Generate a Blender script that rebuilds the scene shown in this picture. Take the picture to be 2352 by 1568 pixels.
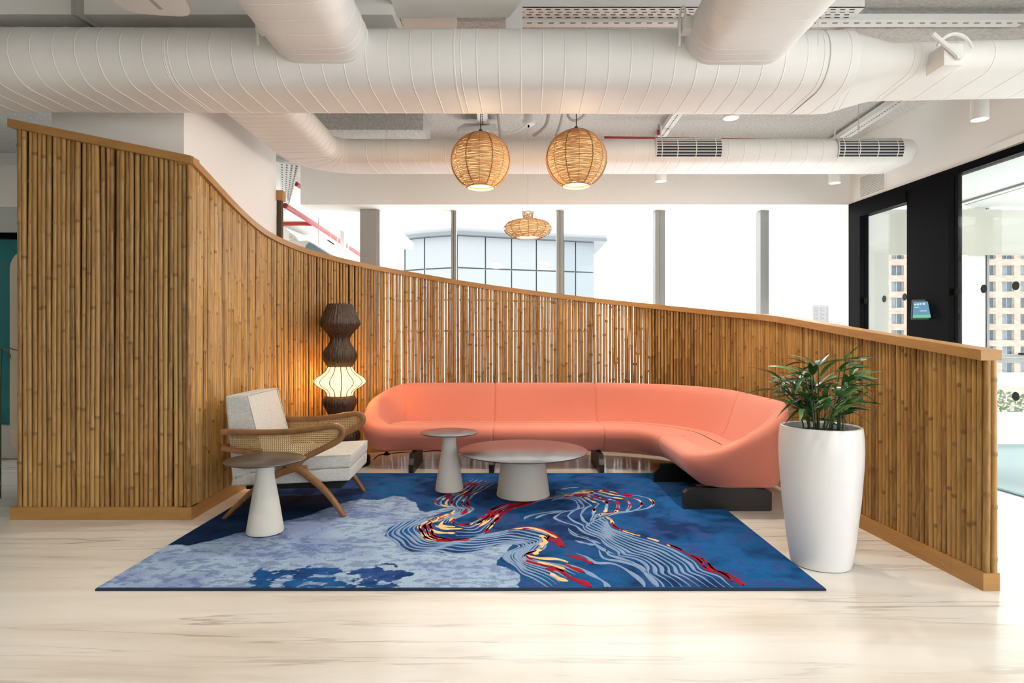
import bpy, bmesh, math, random
import numpy as np
from mathutils import Vector, Matrix

random.seed(7)
SC = bpy.context.scene
COL = SC.collection
for o in list(bpy.data.objects):
    bpy.data.objects.remove(o)

# ------------------------------------------------------------------ camera
F, CX, CY, H = 1405.0, 1176.0, 778.0, 1.25       # focal length and principal point in px of the 2352x1568 frame
cam_d = bpy.data.cameras.new('camera')
cam_d.sensor_fit = 'HORIZONTAL'
cam_d.sensor_width = 36.0
cam_d.lens = F / 2352.0 * 36.0
cam_d.shift_y = (CY - 784.0) / 2352.0
cam_d.clip_end = 400
cam = bpy.data.objects.new('camera', cam_d)
cam.location = (0, 0, H)
cam.rotation_euler = (math.radians(90), 0, 0)
COL.objects.link(cam)
SC.camera = cam

# ------------------------------------------------------------------ world and view
W = bpy.data.worlds.new('overcast_sky')
SC.world = W
W.use_nodes = True
bg = W.node_tree.nodes['Background']
bg.inputs['Color'].default_value = (0.985, 0.995, 1.0, 1)
bg.inputs['Strength'].default_value = 3.0
vs = SC.view_settings
vs.view_transform = 'Standard'
vs.look = 'None'
vs.gamma = 1.0
vs.use_curve_mapping = False
vs.exposure = 0.42
SPOT_W = 95.0          # watts of one ceiling downlight
try:
    SC.cycles.use_denoising = True
    SC.cycles.max_bounces = 7
    SC.cycles.use_adaptive_sampling = True
    SC.cycles.adaptive_threshold = 0.20
    SC.cycles.glossy_bounces = 3
    SC.cycles.transmission_bounces = 4
    SC.cycles.diffuse_bounces = 5
    SC.cycles.transparent_max_bounces = 12
    SC.cycles.sample_clamp_indirect = 6.0
except Exception:
    pass

# ------------------------------------------------------------------ helpers
def P(px, py, Y):
    return Vector(((px - CX) / F * Y, Y, H + (CY - py) / F * Y))
def G(px, py, z=0.0):
    Y = (H - z) * F / (py - CY)
    return Vector(((px - CX) / F * Y, Y, z))

def tag(o, label=None, cat=None, group=None, kind=None):
    if label: o['label'] = label
    if cat: o['category'] = cat
    if group: o['group'] = group
    if kind: o['kind'] = kind
    return o
def thing(name, label, cat, loc=(0, 0, 0), rz=0.0, group=None, kind=None):
    o = bpy.data.objects.new(name, None)
    o.empty_display_size = 0.1
    o.location = loc
    o.rotation_euler = (0, 0, rz)
    COL.objects.link(o)
    return tag(o, label, cat, group, kind)

class MB:
    def __init__(s):
        s.v = []; s.f = []
    def add(s, vs_, fs):
        b = len(s.v)
        s.v.extend([tuple(p) for p in vs_])
        s.f.extend([tuple(i + b for i in f) for f in fs])
        return s
    def box(s, x0, x1, y0, y1, z0, z1):
        return s.hexa([(x0, y0, z0), (x1, y0, z0), (x1, y1, z0), (x0, y1, z0),
                       (x0, y0, z1), (x1, y0, z1), (x1, y1, z1), (x0, y1, z1)])
    def hexa(s, c):
        return s.add(c, [(0, 3, 2, 1), (4, 5, 6, 7), (0, 1, 5, 4), (1, 2, 6, 5), (2, 3, 7, 6), (3, 0, 4, 7)])
    def rhexa(s, c, bev=0.02, seg=3):
        bm = bmesh.new()
        vv = [bm.verts.new(p) for p in c]
        for f in [(0, 3, 2, 1), (4, 5, 6, 7), (0, 1, 5, 4), (1, 2, 6, 5), (2, 3, 7, 6), (3, 0, 4, 7)]:
            bm.faces.new([vv[i] for i in f])
        bmesh.ops.bevel(bm, geom=list(bm.edges), offset=bev, segments=seg, profile=0.6, affect='EDGES')
        bm.verts.index_update()
        s.add([v.co[:] for v in bm.verts], [[v.index for v in f.verts] for f in bm.faces])
        bm.free()
        return s
    def rbox(s, x0, x1, y0, y1, z0, z1, bev=0.02, seg=3):
        return s.rhexa([(x0, y0, z0), (x1, y0, z0), (x1, y1, z0), (x0, y1, z0),
                        (x0, y0, z1), (x1, y0, z1), (x1, y1, z1), (x0, y1, z1)], bev, seg)
    def loft(s, rings, closed=True, caps=True):
        n = len(rings[0]); b = len(s.v)
        for r in rings: s.v.extend([tuple(p) for p in r])
        m = n if closed else n - 1
        for i in range(len(rings) - 1):
            for j in range(m):
                k = (j + 1) % n
                s.f.append((b + i * n + j, b + i * n + k, b + (i + 1) * n + k, b + (i + 1) * n + j))
        if caps and closed:
            s.f.append(tuple(b + j for j in range(n))[::-1])
            e = b + (len(rings) - 1) * n
            s.f.append(tuple(e + j for j in range(n)))
        return s
    def tube(s, path, r, n=8, caps=True, up=None, flat=1.0):
        path = [Vector(p) for p in path]
        rings = []
        prev = None
        for i, p in enumerate(path):
            t = (path[min(i + 1, len(path) - 1)] - path[max(i - 1, 0)]).normalized()
            if prev is None:
                a = Vector(up) if up else (Vector((0, 0, 1)) if abs(t.z) < 0.9 else Vector((1, 0, 0)))
            else:
                a = prev
            a = (a - t * a.dot(t)).normalized(); prev = a
            c = t.cross(a)
            rr = r[i] if isinstance(r, (list, tuple)) else r
            rings.append([p + a * (rr * math.cos(2 * math.pi * k / n)) + c * (rr * flat * math.sin(2 * math.pi * k / n)) for k in range(n)])
        return s.loft(rings, True, caps)
    def lathe(s, prof, c=(0, 0), n=32, caps=False):
        rings = [[(c[0] + r * math.cos(2 * math.pi * k / n), c[1] + r * math.sin(2 * math.pi * k / n), z) for k in range(n)] for r, z in prof]
        return s.loft(rings, True, caps)
    def build(s, name, m, parent=None, origin=None, sharp=35, kind=None, link=True):
        me = bpy.data.meshes.new(name)
        v = s.v
        if origin is not None:
            v = [(a - origin[0], b - origin[1], c - origin[2]) for a, b, c in v]
        me.from_pydata(v, [], s.f)
        me.polygons.foreach_set('use_smooth', [True] * len(me.polygons))
        me.update()
        if sharp is not None and sharp < 179:
            me.set_sharp_from_angle(angle=math.radians(sharp))
        o = bpy.data.objects.new(name, me)
        if m is not None: me.materials.append(m)
        if link: COL.objects.link(o)
        if parent is not None: o.parent = parent
        if kind: o['kind'] = kind
        return o

def catmull(pts, n=6):
    pts = [Vector(p) for p in pts]
    out = []
    for i in range(len(pts) - 1):
        p0 = pts[max(i - 1, 0)]; p1 = pts[i]; p2 = pts[i + 1]; p3 = pts[min(i + 2, len(pts) - 1)]
        for k in range(n):
            t = k / n
            out.append(0.5 * ((2 * p1) + (p2 - p0) * t + (2 * p0 - 5 * p1 + 4 * p2 - p3) * t * t + (3 * p1 - p0 - 3 * p2 + p3) * t ** 3))
    out.append(pts[-1])
    return out
def sstep(a, b, x):
    t = min(1, max(0, (x - a) / (b - a)))
    return t * t * (3 - 2 * t)

# ------------------------------------------------------------------ materials
MATS = {}
def mat(name, color, rough=0.5, metal=0.0, spec=0.5, **kw):
    m = bpy.data.materials.new(name)
    m.use_nodes = True
    nt = m.node_tree
    b = nt.nodes['Principled BSDF']
    b.inputs['Base Color'].default_value = (*color, 1)
    b.inputs['Roughness'].default_value = rough
    b.inputs['Metallic'].default_value = metal
    b.inputs['Specular IOR Level'].default_value = spec
    for k, v in kw.items():
        b.inputs[k.replace('_', ' ')].default_value = v
    MATS[name] = m
    return m
def N(m, t, **props):
    n = m.node_tree.nodes.new(t)
    for k, v in props.items(): setattr(n, k, v)
    return n
def L(m, a, b): m.node_tree.links.new(a, b)
def bsdf(m): return m.node_tree.nodes['Principled BSDF']
def texmap(m, scale=(1, 1, 1), src='Object'):
    tc = N(m, 'ShaderNodeTexCoord'); mp = N(m, 'ShaderNodeMapping')
    mp.inputs['Scale'].default_value = scale
    L(m, tc.outputs[src], mp.inputs['Vector'])
    return mp.outputs['Vector']
def noise(m, vec, scale, detail=3, rough=0.5, dist=0.0):
    n = N(m, 'ShaderNodeTexNoise')
    n.inputs['Scale'].default_value = scale; n.inputs['Detail'].default_value = detail
    n.inputs['Roughness'].default_value = rough; n.inputs['Distortion'].default_value = dist
    L(m, vec, n.inputs['Vector'])
    return n.outputs['Fac']
def ramp(m, fac, stops, interp='LINEAR'):
    r = N(m, 'ShaderNodeValToRGB'); r.color_ramp.interpolation = interp
    els = r.color_ramp.elements
    while len(els) < len(stops): els.new(0.5)
    for e, (p, c) in zip(els, stops):
        e.position = p; e.color = (*c, 1) if len(c) == 3 else c
    L(m, fac, r.inputs['Fac'])
    return r.outputs['Color']
def mixc(m, fac, a, b, mode='MIX'):
    x = N(m, 'ShaderNodeMix', data_type='RGBA', blend_type=mode)
    for s_, v in ((x.inputs[0], fac), (x.inputs[6], a), (x.inputs[7], b)):
        if hasattr(v, 'is_linked') or hasattr(v, 'links'): L(m, v, s_)
        elif isinstance(v, (int, float)): s_.default_value = v
        else: s_.default_value = (*v, 1)
    return x.outputs[2]
def bump(m, h, strength=0.3, dist=0.01):
    b = N(m, 'ShaderNodeBump'); b.inputs['Strength'].default_value = strength; b.inputs['Distance'].default_value = dist
    L(m, h, b.inputs['Height']); L(m, b.outputs['Normal'], bsdf(m).inputs['Normal'])
def emis(name, color, strength):
    m = bpy.data.materials.new(name); m.use_nodes = True
    nt = m.node_tree; nt.nodes.clear()
    e = nt.nodes.new('ShaderNodeEmission'); o = nt.nodes.new('ShaderNodeOutputMaterial')
    e.inputs['Color'].default_value = (*color, 1); e.inputs['Strength'].default_value = strength
    nt.links.new(e.outputs[0], o.inputs['Surface'])
    MATS[name] = m
    return m
def glass(name, tint=(0.97, 0.99, 0.985), refl=1.0):
    m = bpy.data.materials.new(name); m.use_nodes = True
    nt = m.node_tree; nt.nodes.clear()
    o = nt.nodes.new('ShaderNodeOutputMaterial'); mx = nt.nodes.new('ShaderNodeMixShader')
    t = nt.nodes.new('ShaderNodeBsdfTransparent'); g = nt.nodes.new('ShaderNodeBsdfGlossy')
    lw = nt.nodes.new('ShaderNodeLayerWeight'); lw.inputs['Blend'].default_value = 0.5
    pw_ = nt.nodes.new('ShaderNodeMath'); pw_.operation = 'POWER'; pw_.inputs[1].default_value = 5.0
    fr = nt.nodes.new('ShaderNodeMath'); fr.operation = 'MULTIPLY_ADD'; fr.inputs[1].default_value = 0.96; fr.inputs[2].default_value = 0.03
    nt.links.new(lw.outputs['Facing'], pw_.inputs[0]); nt.links.new(pw_.outputs[0], fr.inputs[0])
    t.inputs['Color'].default_value = (*tint, 1); g.inputs['Roughness'].default_value = 0.02
    mu = nt.nodes.new('ShaderNodeMath'); mu.operation = 'MULTIPLY'; mu.inputs[1].default_value = refl
    nt.links.new(fr.outputs[0], mu.inputs[0]); nt.links.new(mu.outputs[0], mx.inputs[0])
    nt.links.new(t.outputs[0], mx.inputs[1]); nt.links.new(g.outputs[0], mx.inputs[2]); nt.links.new(mx.outputs[0], o.inputs['Surface'])
    MATS[name] = m
    return m

M_white = mat('white_plaster', (0.87, 0.855, 0.825), 0.85)
v = texmap(M_white); bump(M_white, noise(M_white, v, 60, 2), 0.05, 0.002)
M_duct = mat('duct_paint', (0.80, 0.785, 0.755), 0.55, spec=0.35)
v = texmap(M_duct)
L(M_duct, ramp(M_duct, noise(M_duct, v, 2.5, 3), [(0.3, (0.80, 0.785, 0.755)), (0.7, (0.85, 0.84, 0.815))]), bsdf(M_duct).inputs['Base Color'])
M_spray = mat('sprayed_ceiling', (0.72, 0.70, 0.65), 0.95)
v = texmap(M_spray); nz = noise(M_spray, v, 38, 6, 0.7)
L(M_spray, ramp(M_spray, nz, [(0.35, (0.72, 0.71, 0.67)), (0.6, (0.92, 0.915, 0.89))]), bsdf(M_spray).inputs['Base Color'])
bump(M_spray, nz, 1.0, 0.03)
M_grey = mat('grey_metal', (0.42, 0.41, 0.38), 0.5, 0.2)
M_tray = mat('white_tray', (0.80, 0.80, 0.78), 0.45)
M_slot = mat('slot_shade', (0.03, 0.035, 0.05), 0.8)  # near-black colour stands in for the shade inside holes and openings
M_black = mat('black_metal', (0.0035, 0.0035, 0.0045), 0.4, spec=0.03)
M_blackm = mat('black_matte', (0.012, 0.011, 0.010), 0.6, spec=0.25)
M_redp = mat('red_pipe', (0.42, 0.03, 0.03), 0.4)
M_conduit = mat('grey_conduit', (0.55, 0.55, 0.53), 0.45)
M_alu = mat('aluminium', (0.30, 0.305, 0.30), 0.5, 0.3)
M_col = mat('grey_cladding', (0.36, 0.345, 0.32), 0.45, 0.2)
M_glass = glass('window_glass', (0.985, 0.995, 0.995), 0.25)
M_glassb = glass('office_glass', (0.97, 0.988, 0.984), 0.8)
M_teal = glass('teal_glass', (0.55, 0.85, 0.86), 1.0)

# marble
M_floor = mat('marble', (0.75, 0.7, 0.62), 0.20, spec=0.38)
v = texmap(M_floor, (0.35, 2.6, 1))
w1 = noise(M_floor, v, 1.3, 6, 0.6, 0.9)
c1 = ramp(M_floor, w1, [(0.30, (0.60, 0.555, 0.49)), (0.45, (0.69, 0.66, 0.61)), (0.62, (0.75, 0.735, 0.70))])
v2 = texmap(M_floor, (0.16, 3.0, 1))
w2 = noise(M_floor, v2, 2.1, 8, 0.55, 0.45)
streak = ramp(M_floor, w2, [(0.483, (0, 0, 0)), (0.498, (0.8, 0.8, 0.8)), (0.503, (0.8, 0.8, 0.8)), (0.518, (0, 0, 0))])
msk = ramp(M_floor, noise(M_floor, texmap(M_floor, (0.5, 1.5, 1)), 1.0, 3), [(0.42, (0, 0, 0)), (0.6, (0.85, 0.85, 0.85))])
sm = mixc(M_floor, 1.0, streak, msk, 'MULTIPLY')
L(M_floor, mixc(M_floor, sm, c1, (0.30, 0.275, 0.25)), bsdf(M_floor).inputs['Base Color'])

# bamboo: colour changes from cane to cane and along each cane; nodes are darker rings
def bamboo_mat(name, tones):
    m = mat(name, (0.4, 0.22, 0.08), 0.38)
    oi = N(m, 'ShaderNodeObjectInfo')
    base = ramp(m, oi.outputs['Random'], tones)
    tc = N(m, 'ShaderNodeTexCoord'); mp = N(m, 'ShaderNodeMapping'); mp.inputs['Scale'].default_value = (14, 14, 2.2)
    addv = N(m, 'ShaderNodeVectorMath', operation='ADD')
    comb = N(m, 'ShaderNodeCombineXYZ'); mul = N(m, 'ShaderNodeMath', operation='MULTIPLY'); mul.inputs[1].default_value = 91.0
    L(m, oi.outputs['Random'], mul.inputs[0]); L(m, mul.outputs[0], comb.inputs['X']); L(m, mul.outputs[0], comb.inputs['Z'])
    L(m, tc.outputs['Object'], mp.inputs['Vector']); L(m, mp.outputs[0], addv.inputs[0]); L(m, comb.outputs[0], addv.inputs[1])
    n1 = noise(m, addv.outputs[0], 1.0, 4, 0.6)
    f1 = ramp(m, n1, [(0.60, (0, 0, 0)), (0.78, (0.9, 0.9, 0.9))])
    c = mixc(m, f1, base, (0.075, 0.032, 0.010))
    n2 = noise(m, addv.outputs[0], 3.5, 2)
    c = mixc(m, ramp(m, n2, [(0.42, (0, 0, 0)), (0.7, (0.45, 0.45, 0.45))]), c, (0.58, 0.36, 0.13))
    at = N(m, 'ShaderNodeAttribute', attribute_name='node')
    c = mixc(m, at.outputs['Fac'], c, (0.13, 0.06, 0.02))
    L(m, c, bsdf(m).inputs['Base Color'])
    bump(m, n2, 0.15, 0.004)
    return m
M_bam = bamboo_mat('bamboo', [(0.0, (0.20, 0.095, 0.022)), (0.3, (0.36, 0.19, 0.048)), (0.6, (0.47, 0.275, 0.085)), (0.85, (0.40, 0.22, 0.06)), (1.0, (0.25, 0.125, 0.032))])
def wood_mat(name, c1_, c2_, scale=(2, 2, 30), rough=0.4):
    m = mat(name, c1_, rough)
    nz_ = noise(m, texmap(m, scale), 1.5, 5, 0.6, 0.4)
    L(m, ramp(m, nz_, [(0.3, c1_), (0.7, c2_)]), bsdf(m).inputs['Base Color'])
    return m
M_cap = wood_mat('cap_veneer', (0.36, 0.18, 0.05), (0.45, 0.235, 0.07), (3, 3, 22), 0.42)
M_back = mat('bamboo_backing', (0.07, 0.036, 0.014), 0.8)
M_walnut = wood_mat('chair_wood', (0.19, 0.082, 0.028), (0.27, 0.125, 0.045), (8, 8, 8), 0.32)
M_darkleg = wood_mat('black_stained_wood', (0.006, 0.005, 0.005), (0.014, 0.011, 0.009), (4, 4, 40), 0.45)
def fabric(name, c1_, c2_, sc=420, rough=0.9, sheen=0.3):
    m = mat(name, c1_, rough, spec=0.2)
    a = noise(m, texmap(m, (1, 1, 0.12)), sc, 2); b = noise(m, texmap(m, (0.12, 0.12, 1)), sc, 2)
    mm = N(m, 'ShaderNodeMath', operation='ADD'); L(m, a, mm.inputs[0]); L(m, b, mm.inputs[1])
    hf = N(m, 'ShaderNodeMath', operation='MULTIPLY'); hf.inputs[1].default_value = 0.5; L(m, mm.outputs[0], hf.inputs[0])
    L(m, ramp(m, hf.outputs[0], [(0.35, c1_), (0.65, c2_)]), bsdf(m).inputs['Base Color'])
    bsdf(m).inputs['Sheen Weight'].default_value = sheen
    bump(m, hf.outputs[0], 0.12, 0.002)
    return m
M_linen = fabric('pale_linen', (0.47, 0.46, 0.425), (0.64, 0.64, 0.615), 260)
M_coral = fabric('coral_wool', (0.67, 0.222, 0.16), (0.73, 0.255, 0.185), 500)
M_cane = mat('woven_cane', (0.50, 0.34, 0.15), 0.55)
M_stone = mat('table_base', (0.70, 0.68, 0.61), 0.75)
bump(M_stone, noise(M_stone, texmap(M_stone), 300, 2), 0.15, 0.002)
M_top = mat('slate_laminate', (0.045, 0.043, 0.050), 0.30, spec=0.8, Coat_Weight=0.45, Coat_Roughness=0.25)
tv = texmap(M_top)
L(M_top, ramp(M_top, noise(M_top, tv, 9, 4), [(0.3, (0.024, 0.023, 0.026)), (0.7, (0.05, 0.048, 0.054))]), bsdf(M_top).inputs['Base Color'])
M_pot = mat('white_gloss_pot', (0.80, 0.81, 0.82), 0.28)
M_soil = mat('dark_soil', (0.03, 0.022, 0.015), 0.95)
bump(M_soil, noise(M_soil, texmap(M_soil), 60, 4), 1.0, 0.02)
M_leaf = mat('leaf_green', (0.03, 0.10, 0.03), 0.30)
oi = N(M_leaf, 'ShaderNodeObjectInfo')
L(M_leaf, ramp(M_leaf, oi.outputs['Random'], [(0.0, (0.012, 0.055, 0.020)), (0.6, (0.035, 0.125, 0.035)), (1.0, (0.13, 0.25, 0.07))]), bsdf(M_leaf).inputs['Base Color'])
M_fibre = mat('dark_fibre', (0.05, 0.03, 0.018), 0.5)
fv = N(M_fibre, 'ShaderNodeTexCoord')
fn = noise(M_fibre, texmap(M_fibre, (90, 90, 3)), 1.0, 3)
L(M_fibre, ramp(M_fibre, fn, [(0.35, (0.012, 0.007, 0.004)), (0.62, (0.085, 0.050, 0.030))]), bsdf(M_fibre).inputs['Base Color'])
bump(M_fibre, fn, 0.6, 0.006)
M_shade = emis('lit_lamp_shade', (1.0, 0.66, 0.31), 2.2)
_nt = M_shade.node_tree
_e = next(n for n in _nt.nodes if n.type == 'EMISSION'); _o = next(n for n in _nt.nodes if n.type == 'OUTPUT_MATERIAL')
_t = _nt.nodes.new('ShaderNodeBsdfTransparent'); _mx = _nt.nodes.new('ShaderNodeMixShader'); _mx.inputs[0].default_value = 0.32     # thin shade lets part of the bulb's light through
_t.inputs['Color'].default_value = (1.0, 0.85, 0.62, 1)
_nt.links.new(_e.outputs[0], _mx.inputs[1]); _nt.links.new(_t.outputs[0], _mx.inputs[2]); _nt.links.new(_mx.outputs[0], _o.inputs['Surface'])
M_wick = mat('wicker', (0.60, 0.34, 0.14), 0.55)
bsdf(M_wick).inputs['Transmission Weight'].default_value = 0.0
M_wick2 = mat('wicker_pale', (0.55, 0.34, 0.16), 0.55)
M_rib = mat('wicker_rib', (0.26, 0.14, 0.05), 0.6)
M_liner = emis('lit_pendant_liner', (1.0, 0.56, 0.26), 1.15)
M_liner2 = emis('lit_shade_liner', (1.0, 0.62, 0.32), 1.0)
M_glow = emis('lamp_glow', (1.0, 0.86, 0.62), 3.0)
M_lens = emis('downlight_lens', (1.0, 0.93, 0.82), 8.0)
M_blind = mat('roller_blind', (0.55, 0.53, 0.46), 0.85)
M_carpet = mat('blue_carpet', (0.38, 0.48, 0.50), 0.95)
bump(M_carpet, noise(M_carpet, texmap(M_carpet), 200, 2), 0.4, 0.004)
M_beige = mat('beige_wall', (0.62, 0.60, 0.55), 0.8)

# ================================================================== STRUCTURE
def wallX(Y): return 4.382 - 0.073 * Y          # the glazed wall on the right
ZC = 3.5
fl = MB().box(-9, 9, -4, 7.6, -0.10, 0.0).build('floor', M_floor)
tag(fl, 'pale cream marble floor with fine grey streaks', kind='structure')
ce = MB().box(-9, 9, -4, 7.6, ZC, ZC + 0.15).build('ceiling', M_spray)
tag(ce, 'white sprayed concrete ceiling with rough texture', kind='structure')
# column box behind the bamboo panel
wl = MB().box(-3.27, -2.33, 4.345, 6.04, 0, ZC).build('wall_left', M_white)
tag(wl, 'plain white boxed column rising behind the tall bamboo panel', kind='structure')
wr_ = MB().box(-9.0, 2.0, -4.0, -3.8, 0, ZC).build('wall_front_added', M_white)  # unseen wall added to cut the fill light from behind the camera
tag(wr_, 'plain white unseen wall added behind the viewpoint to cut front light', kind='structure')
ww_ = MB().box(-9.2, -9.0, -4.0, 7.6, 0, ZC).build('wall_side', M_white)  # unseen wall added to shut out daylight from the left
tag(ww_, 'plain white unseen wall added far to the left to cut side light', kind='structure')
# bulkhead above the windows
wb = MB()
wb.box(-2.42, wallX(7.0), 7.0, 7.42, 2.787, ZC)
wbo = wb.build('wall_back', M_white); tag(wbo, 'white bulkhead above the row of tall windows', kind='structure')
# right wall above the glazing and the white pier at its far end
Y0, Y1 = 7.0, 2.2
zf = 2.787
wr = MB()
def wquad(y0, y1, z0, z1, t=0.12, off=0.0):
    a, b = wallX(y0) + off, wallX(y1) + off
    return [(a, y0, z0), (b, y1, z0), (b + t, y1, z0), (a + t, y0, z0), (a, y0, z1), (b, y1, z1), (b + t, y1, z1), (a + t, y0, z1)]
wr.hexa(wquad(7.0, Y1, zf, ZC, 0.14))
wr.hexa(wquad(7.42, 7.0, 0, ZC, 0.14))
wro = wr.build('wall_right', M_white); tag(wro, 'white wall above the black framed glazing', kind='structure')

# ---- window wall behind the partition
YW = 7.36
edges = [(-1.573, -0.727), (-0.67, 0.534), (0.622, 1.71), (1.836, 2.966), (3.08, 3.86)]
wlab = ['tall window nearest the grey column', 'tall window second from the grey column', 'tall window in the middle of the row',
        'tall window second from the right wall', 'tall window beside the white pier of the right wall']
for i, (a, b) in enumerate(edges):
    r = thing('window_%d' % (i + 1), wlab[i], None, (a, YW, 0), kind='structure')
    og = (a, YW, 0)
    MB().box(a, b, YW, YW + 0.012, 0.06, 2.787).build('pane', M_glass, r, og)
    m = MB(); m.box(a, b, YW - 0.05, YW + 0.06, 0, 0.06); m.build('sill', M_alu, r, og)
    m = MB()
    nx = edges[i + 1][0] if i < 4 else 3.876
    wd = nx - b
    m.box(b, b + wd * 0.40, YW - 0.06, YW + 0.08, 0, 2.787)
    m.build('mullion', M_alu, r, og)
    m = MB(); m.box(b + wd * 0.48, nx, YW - 0.03, YW + 0.08, 0, 2.787)
    m.build('mullion', M_alu, r, og)
    m = MB(); m.box(b + wd * 0.40, b + wd * 0.48, YW + 0.0, YW + 0.08, 0, 2.787)
    m.build('gasket', M_blackm, r, og)
tr = MB().box(-1.80, -1.60, YW - 0.12, YW + 0.12, 0, 2.787)
c0 = thing('trim_1', 'grey clad column at the left end of the windows', None, (-1.7, YW, 0), kind='structure')
tr.build('cladding', M_col, c0, (-1.7, YW, 0))
MB().box(-1.60, -1.573, YW - 0.09, YW + 0.08, 0, 2.787).build('shadow_gap', M_grey, c0, (-1.7, YW, 0))
MB().box(-1.80, -1.60, YW - 0.124, YW - 0.12, 2.2, 2.206).build('joint', M_grey, c0, (-1.7, YW, 0))

# ---- side passage seen beyond the white column
pf = MB().box(-9, -1.80, 7.6, 15.0, -0.10, 0.0).build('floor', M_floor); tag(pf, 'pale floor of the passage behind the partition', kind='structure')
pc = MB().box(-9, -2.42, 7.6, 15.0, 3.45, 3.6).build('ceiling', M_white); tag(pc, 'white ceiling of the passage behind the partition', kind='structure')
sf = MB().box(-2.42, -2.36, 7.42, 9.55, 2.787, ZC).build('wall_passage', M_white); tag(sf, 'white dropped soffit along the passage', kind='structure')
pl_ = MB().box(-6.2, -6.0, 7.6, 15.0, 0, 3.45).build('wall_passage_added', M_white); tag(pl_, 'white unseen wall added along the far side of the passage', kind='structure')  # unseen wall added to keep excess daylight out of the passage
w6 = thing('window_6', 'bright narrow window at the end of the passage', None, (-2.4, 9.6, 0), kind='structure')
MB().box(-2.62, -1.80, 9.6, 9.612, 0, 2.787).build('pane', M_glass, w6, (-2.4, 9.6, 0))
MB().box(-2.68, -2.62, 9.55, 9.65, 0, 3.45).build('mullion', M_tray, w6, (-2.4, 9.6, 0))
pw = MB().box(-9, -2.68, 14.8, 15.0, 0, 3.5).build('wall_far', M_white); tag(pw, 'white end wall of the passage', kind='structure')

# ---- black framed glazing on the right
fr = thing('window_7', 'black framed office glazing along the right wall', None, (wallX(5.5), 5.5, 0), kind='structure')
og = (wallX(5.5), 5.5, 0)
def fpart(name, y0, y1, z0, z1, m, t=0.10, off=-0.02):
    return MB().hexa(wquad(y0, y1, z0, z1, t, off)).build(name, m, fr, og)
fpart('head_rail', 7.0, 6.086, 2.61, zf, M_black)
fpart('head_rail', 6.086, Y1, 2.72, zf, M_black)
fpart('jamb', 7.0, 6.80, 0, 2.61, M_black)
fpart('black_panel', 6.086, 5.62, 0, 2.72, M_black, 0.08, -0.01)
fpart('post', 5.615, 5.523, 0, 2.72, M_black, 0.12, -0.035)
fpart('floor_channel', 6.80, 6.086, 0, 0.08, M_black)
fpart('floor_channel', 5.523, Y1, 0, 0.012, mat('blue_grey_channel', (0.05, 0.16, 0.22), 0.4), 0.05, 0.0)
fpart('pane', 6.80, 6.086, 0.08, 2.61, M_glassb, 0.012, 0.03)
fpart('pane', 5.523, Y1, 0.012, 2.72, M_glassb, 0.012, 0.01)
fpart('highlight_strip', 5.6195, 5.6155, 0, 2.72, M_alu, 0.01, -0.03)  # bright strip stands in for the highlight on the post edge
for (yy, zz) in [(6.769, 1.672), (6.47, 1.672), (6.166, 1.672), (5.50, 1.675), (5.198, 1.675), (4.896, 1.675), (4.594, 1.675), (5.198, 0.79), (4.896, 0.79), (4.594, 0.79)]:
    x = wallX(yy) + (0.028 if yy > 6 else 0.008)
    MB().add([(x, yy + 0.036 * math.cos(a * math.pi / 12), zz + 0.036 * math.sin(a * math.pi / 12)) for a in range(24)] +
             [(x - 0.002, yy + 0.036 * math.cos(a * math.pi / 12), zz + 0.036 * math.sin(a * math.pi / 12)) for a in range(24)],
             [tuple(range(24)), tuple(range(47, 23, -1))] + [(a, (a + 1) % 24, 24 + (a + 1) % 24, 24 + a) for a in range(24)]).build('marker_dot', M_blackm, fr, og)

# ---- office behind that glazing
of = MB().hexa([(wallX(7.2) + 0.05, 7.2, 0.001), (wallX(3) + 0.05, 3, 0.001), (9, 3, 0.001), (9, 7.2, 0.001),
                (wallX(7.2) + 0.05, 7.2, 0.012), (wallX(3) + 0.05, 3, 0.012), (9, 3, 0.012), (9, 7.2, 0.012)]).build('floor', M_carpet)
tag(of, 'light blue carpet floor of the glazed office', kind='structure')
oc = MB().box(4.0, 9, 3, 7.4, 2.80, 2.86).build('ceiling', M_white); tag(oc, 'white ceiling of the glazed office', kind='structure')
oceil = MB()
ob = MB(); ob.box(4.02, 9, 7.2, 7.36, 0, 0.32); obo = ob.build('wall_office', M_white); tag(obo, 'low white wall under the office window', kind='structure')
op = MB().box(3.99, 4.34, 7.05, 7.40, 0, 2.8).build('wall_pier', M_beige); tag(op, 'beige pier inside the glazed office', kind='structure')
w8 = thing('window_8', 'office window with grey transom and white sill', None, (6, 7.3, 0.32), kind='structure'); og8 = (6, 7.3, 0.32)
MB().box(4.34, 9, 7.32, 7.332, 0.36, 2.8).build('pane', M_glassb, w8, og8)
MB().box(4.02, 9, 7.16, 7.36, 0.32, 0.37).build('sill', M_white, w8, og8)
MB().box(4.34, 9, 7.28, 7.36, 1.035, 1.065).build('transom', M_alu, w8, og8)
MB().box(4.34, 9, 7.27, 7.36, 0.965, 1.025).build('transom', M_alu, w8, og8)
MB().box(5.40, 5.62, 7.26, 7.36, 1.065, 2.8).build('mullion', M_tray, w8, og8)
MB().box(5.63, 5.66, 7.25, 7.36, 1.065, 2.8).build('mullion', M_alu, w8, og8)
h = MB(); h.rbox(6.02, 6.12, 7.23, 7.28, 1.06, 1.085, 0.008); h.build('handle', M_black, w8, og8)
MB().rbox(6.04, 6.16, 7.21, 7.235, 1.085, 1.10, 0.005).build('handle', M_alu, w8, og8)
bd = thing('roller_blind', 'cream roller blind pulled a third down the office window, nearer the beige pier', 'blind', (5, 7.2, 2.25))
MB().box(4.35, 5.75, 7.18, 7.19, 2.255, 2.77).build('cloth', M_blind, bd, (5, 7.2, 2.25))
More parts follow.
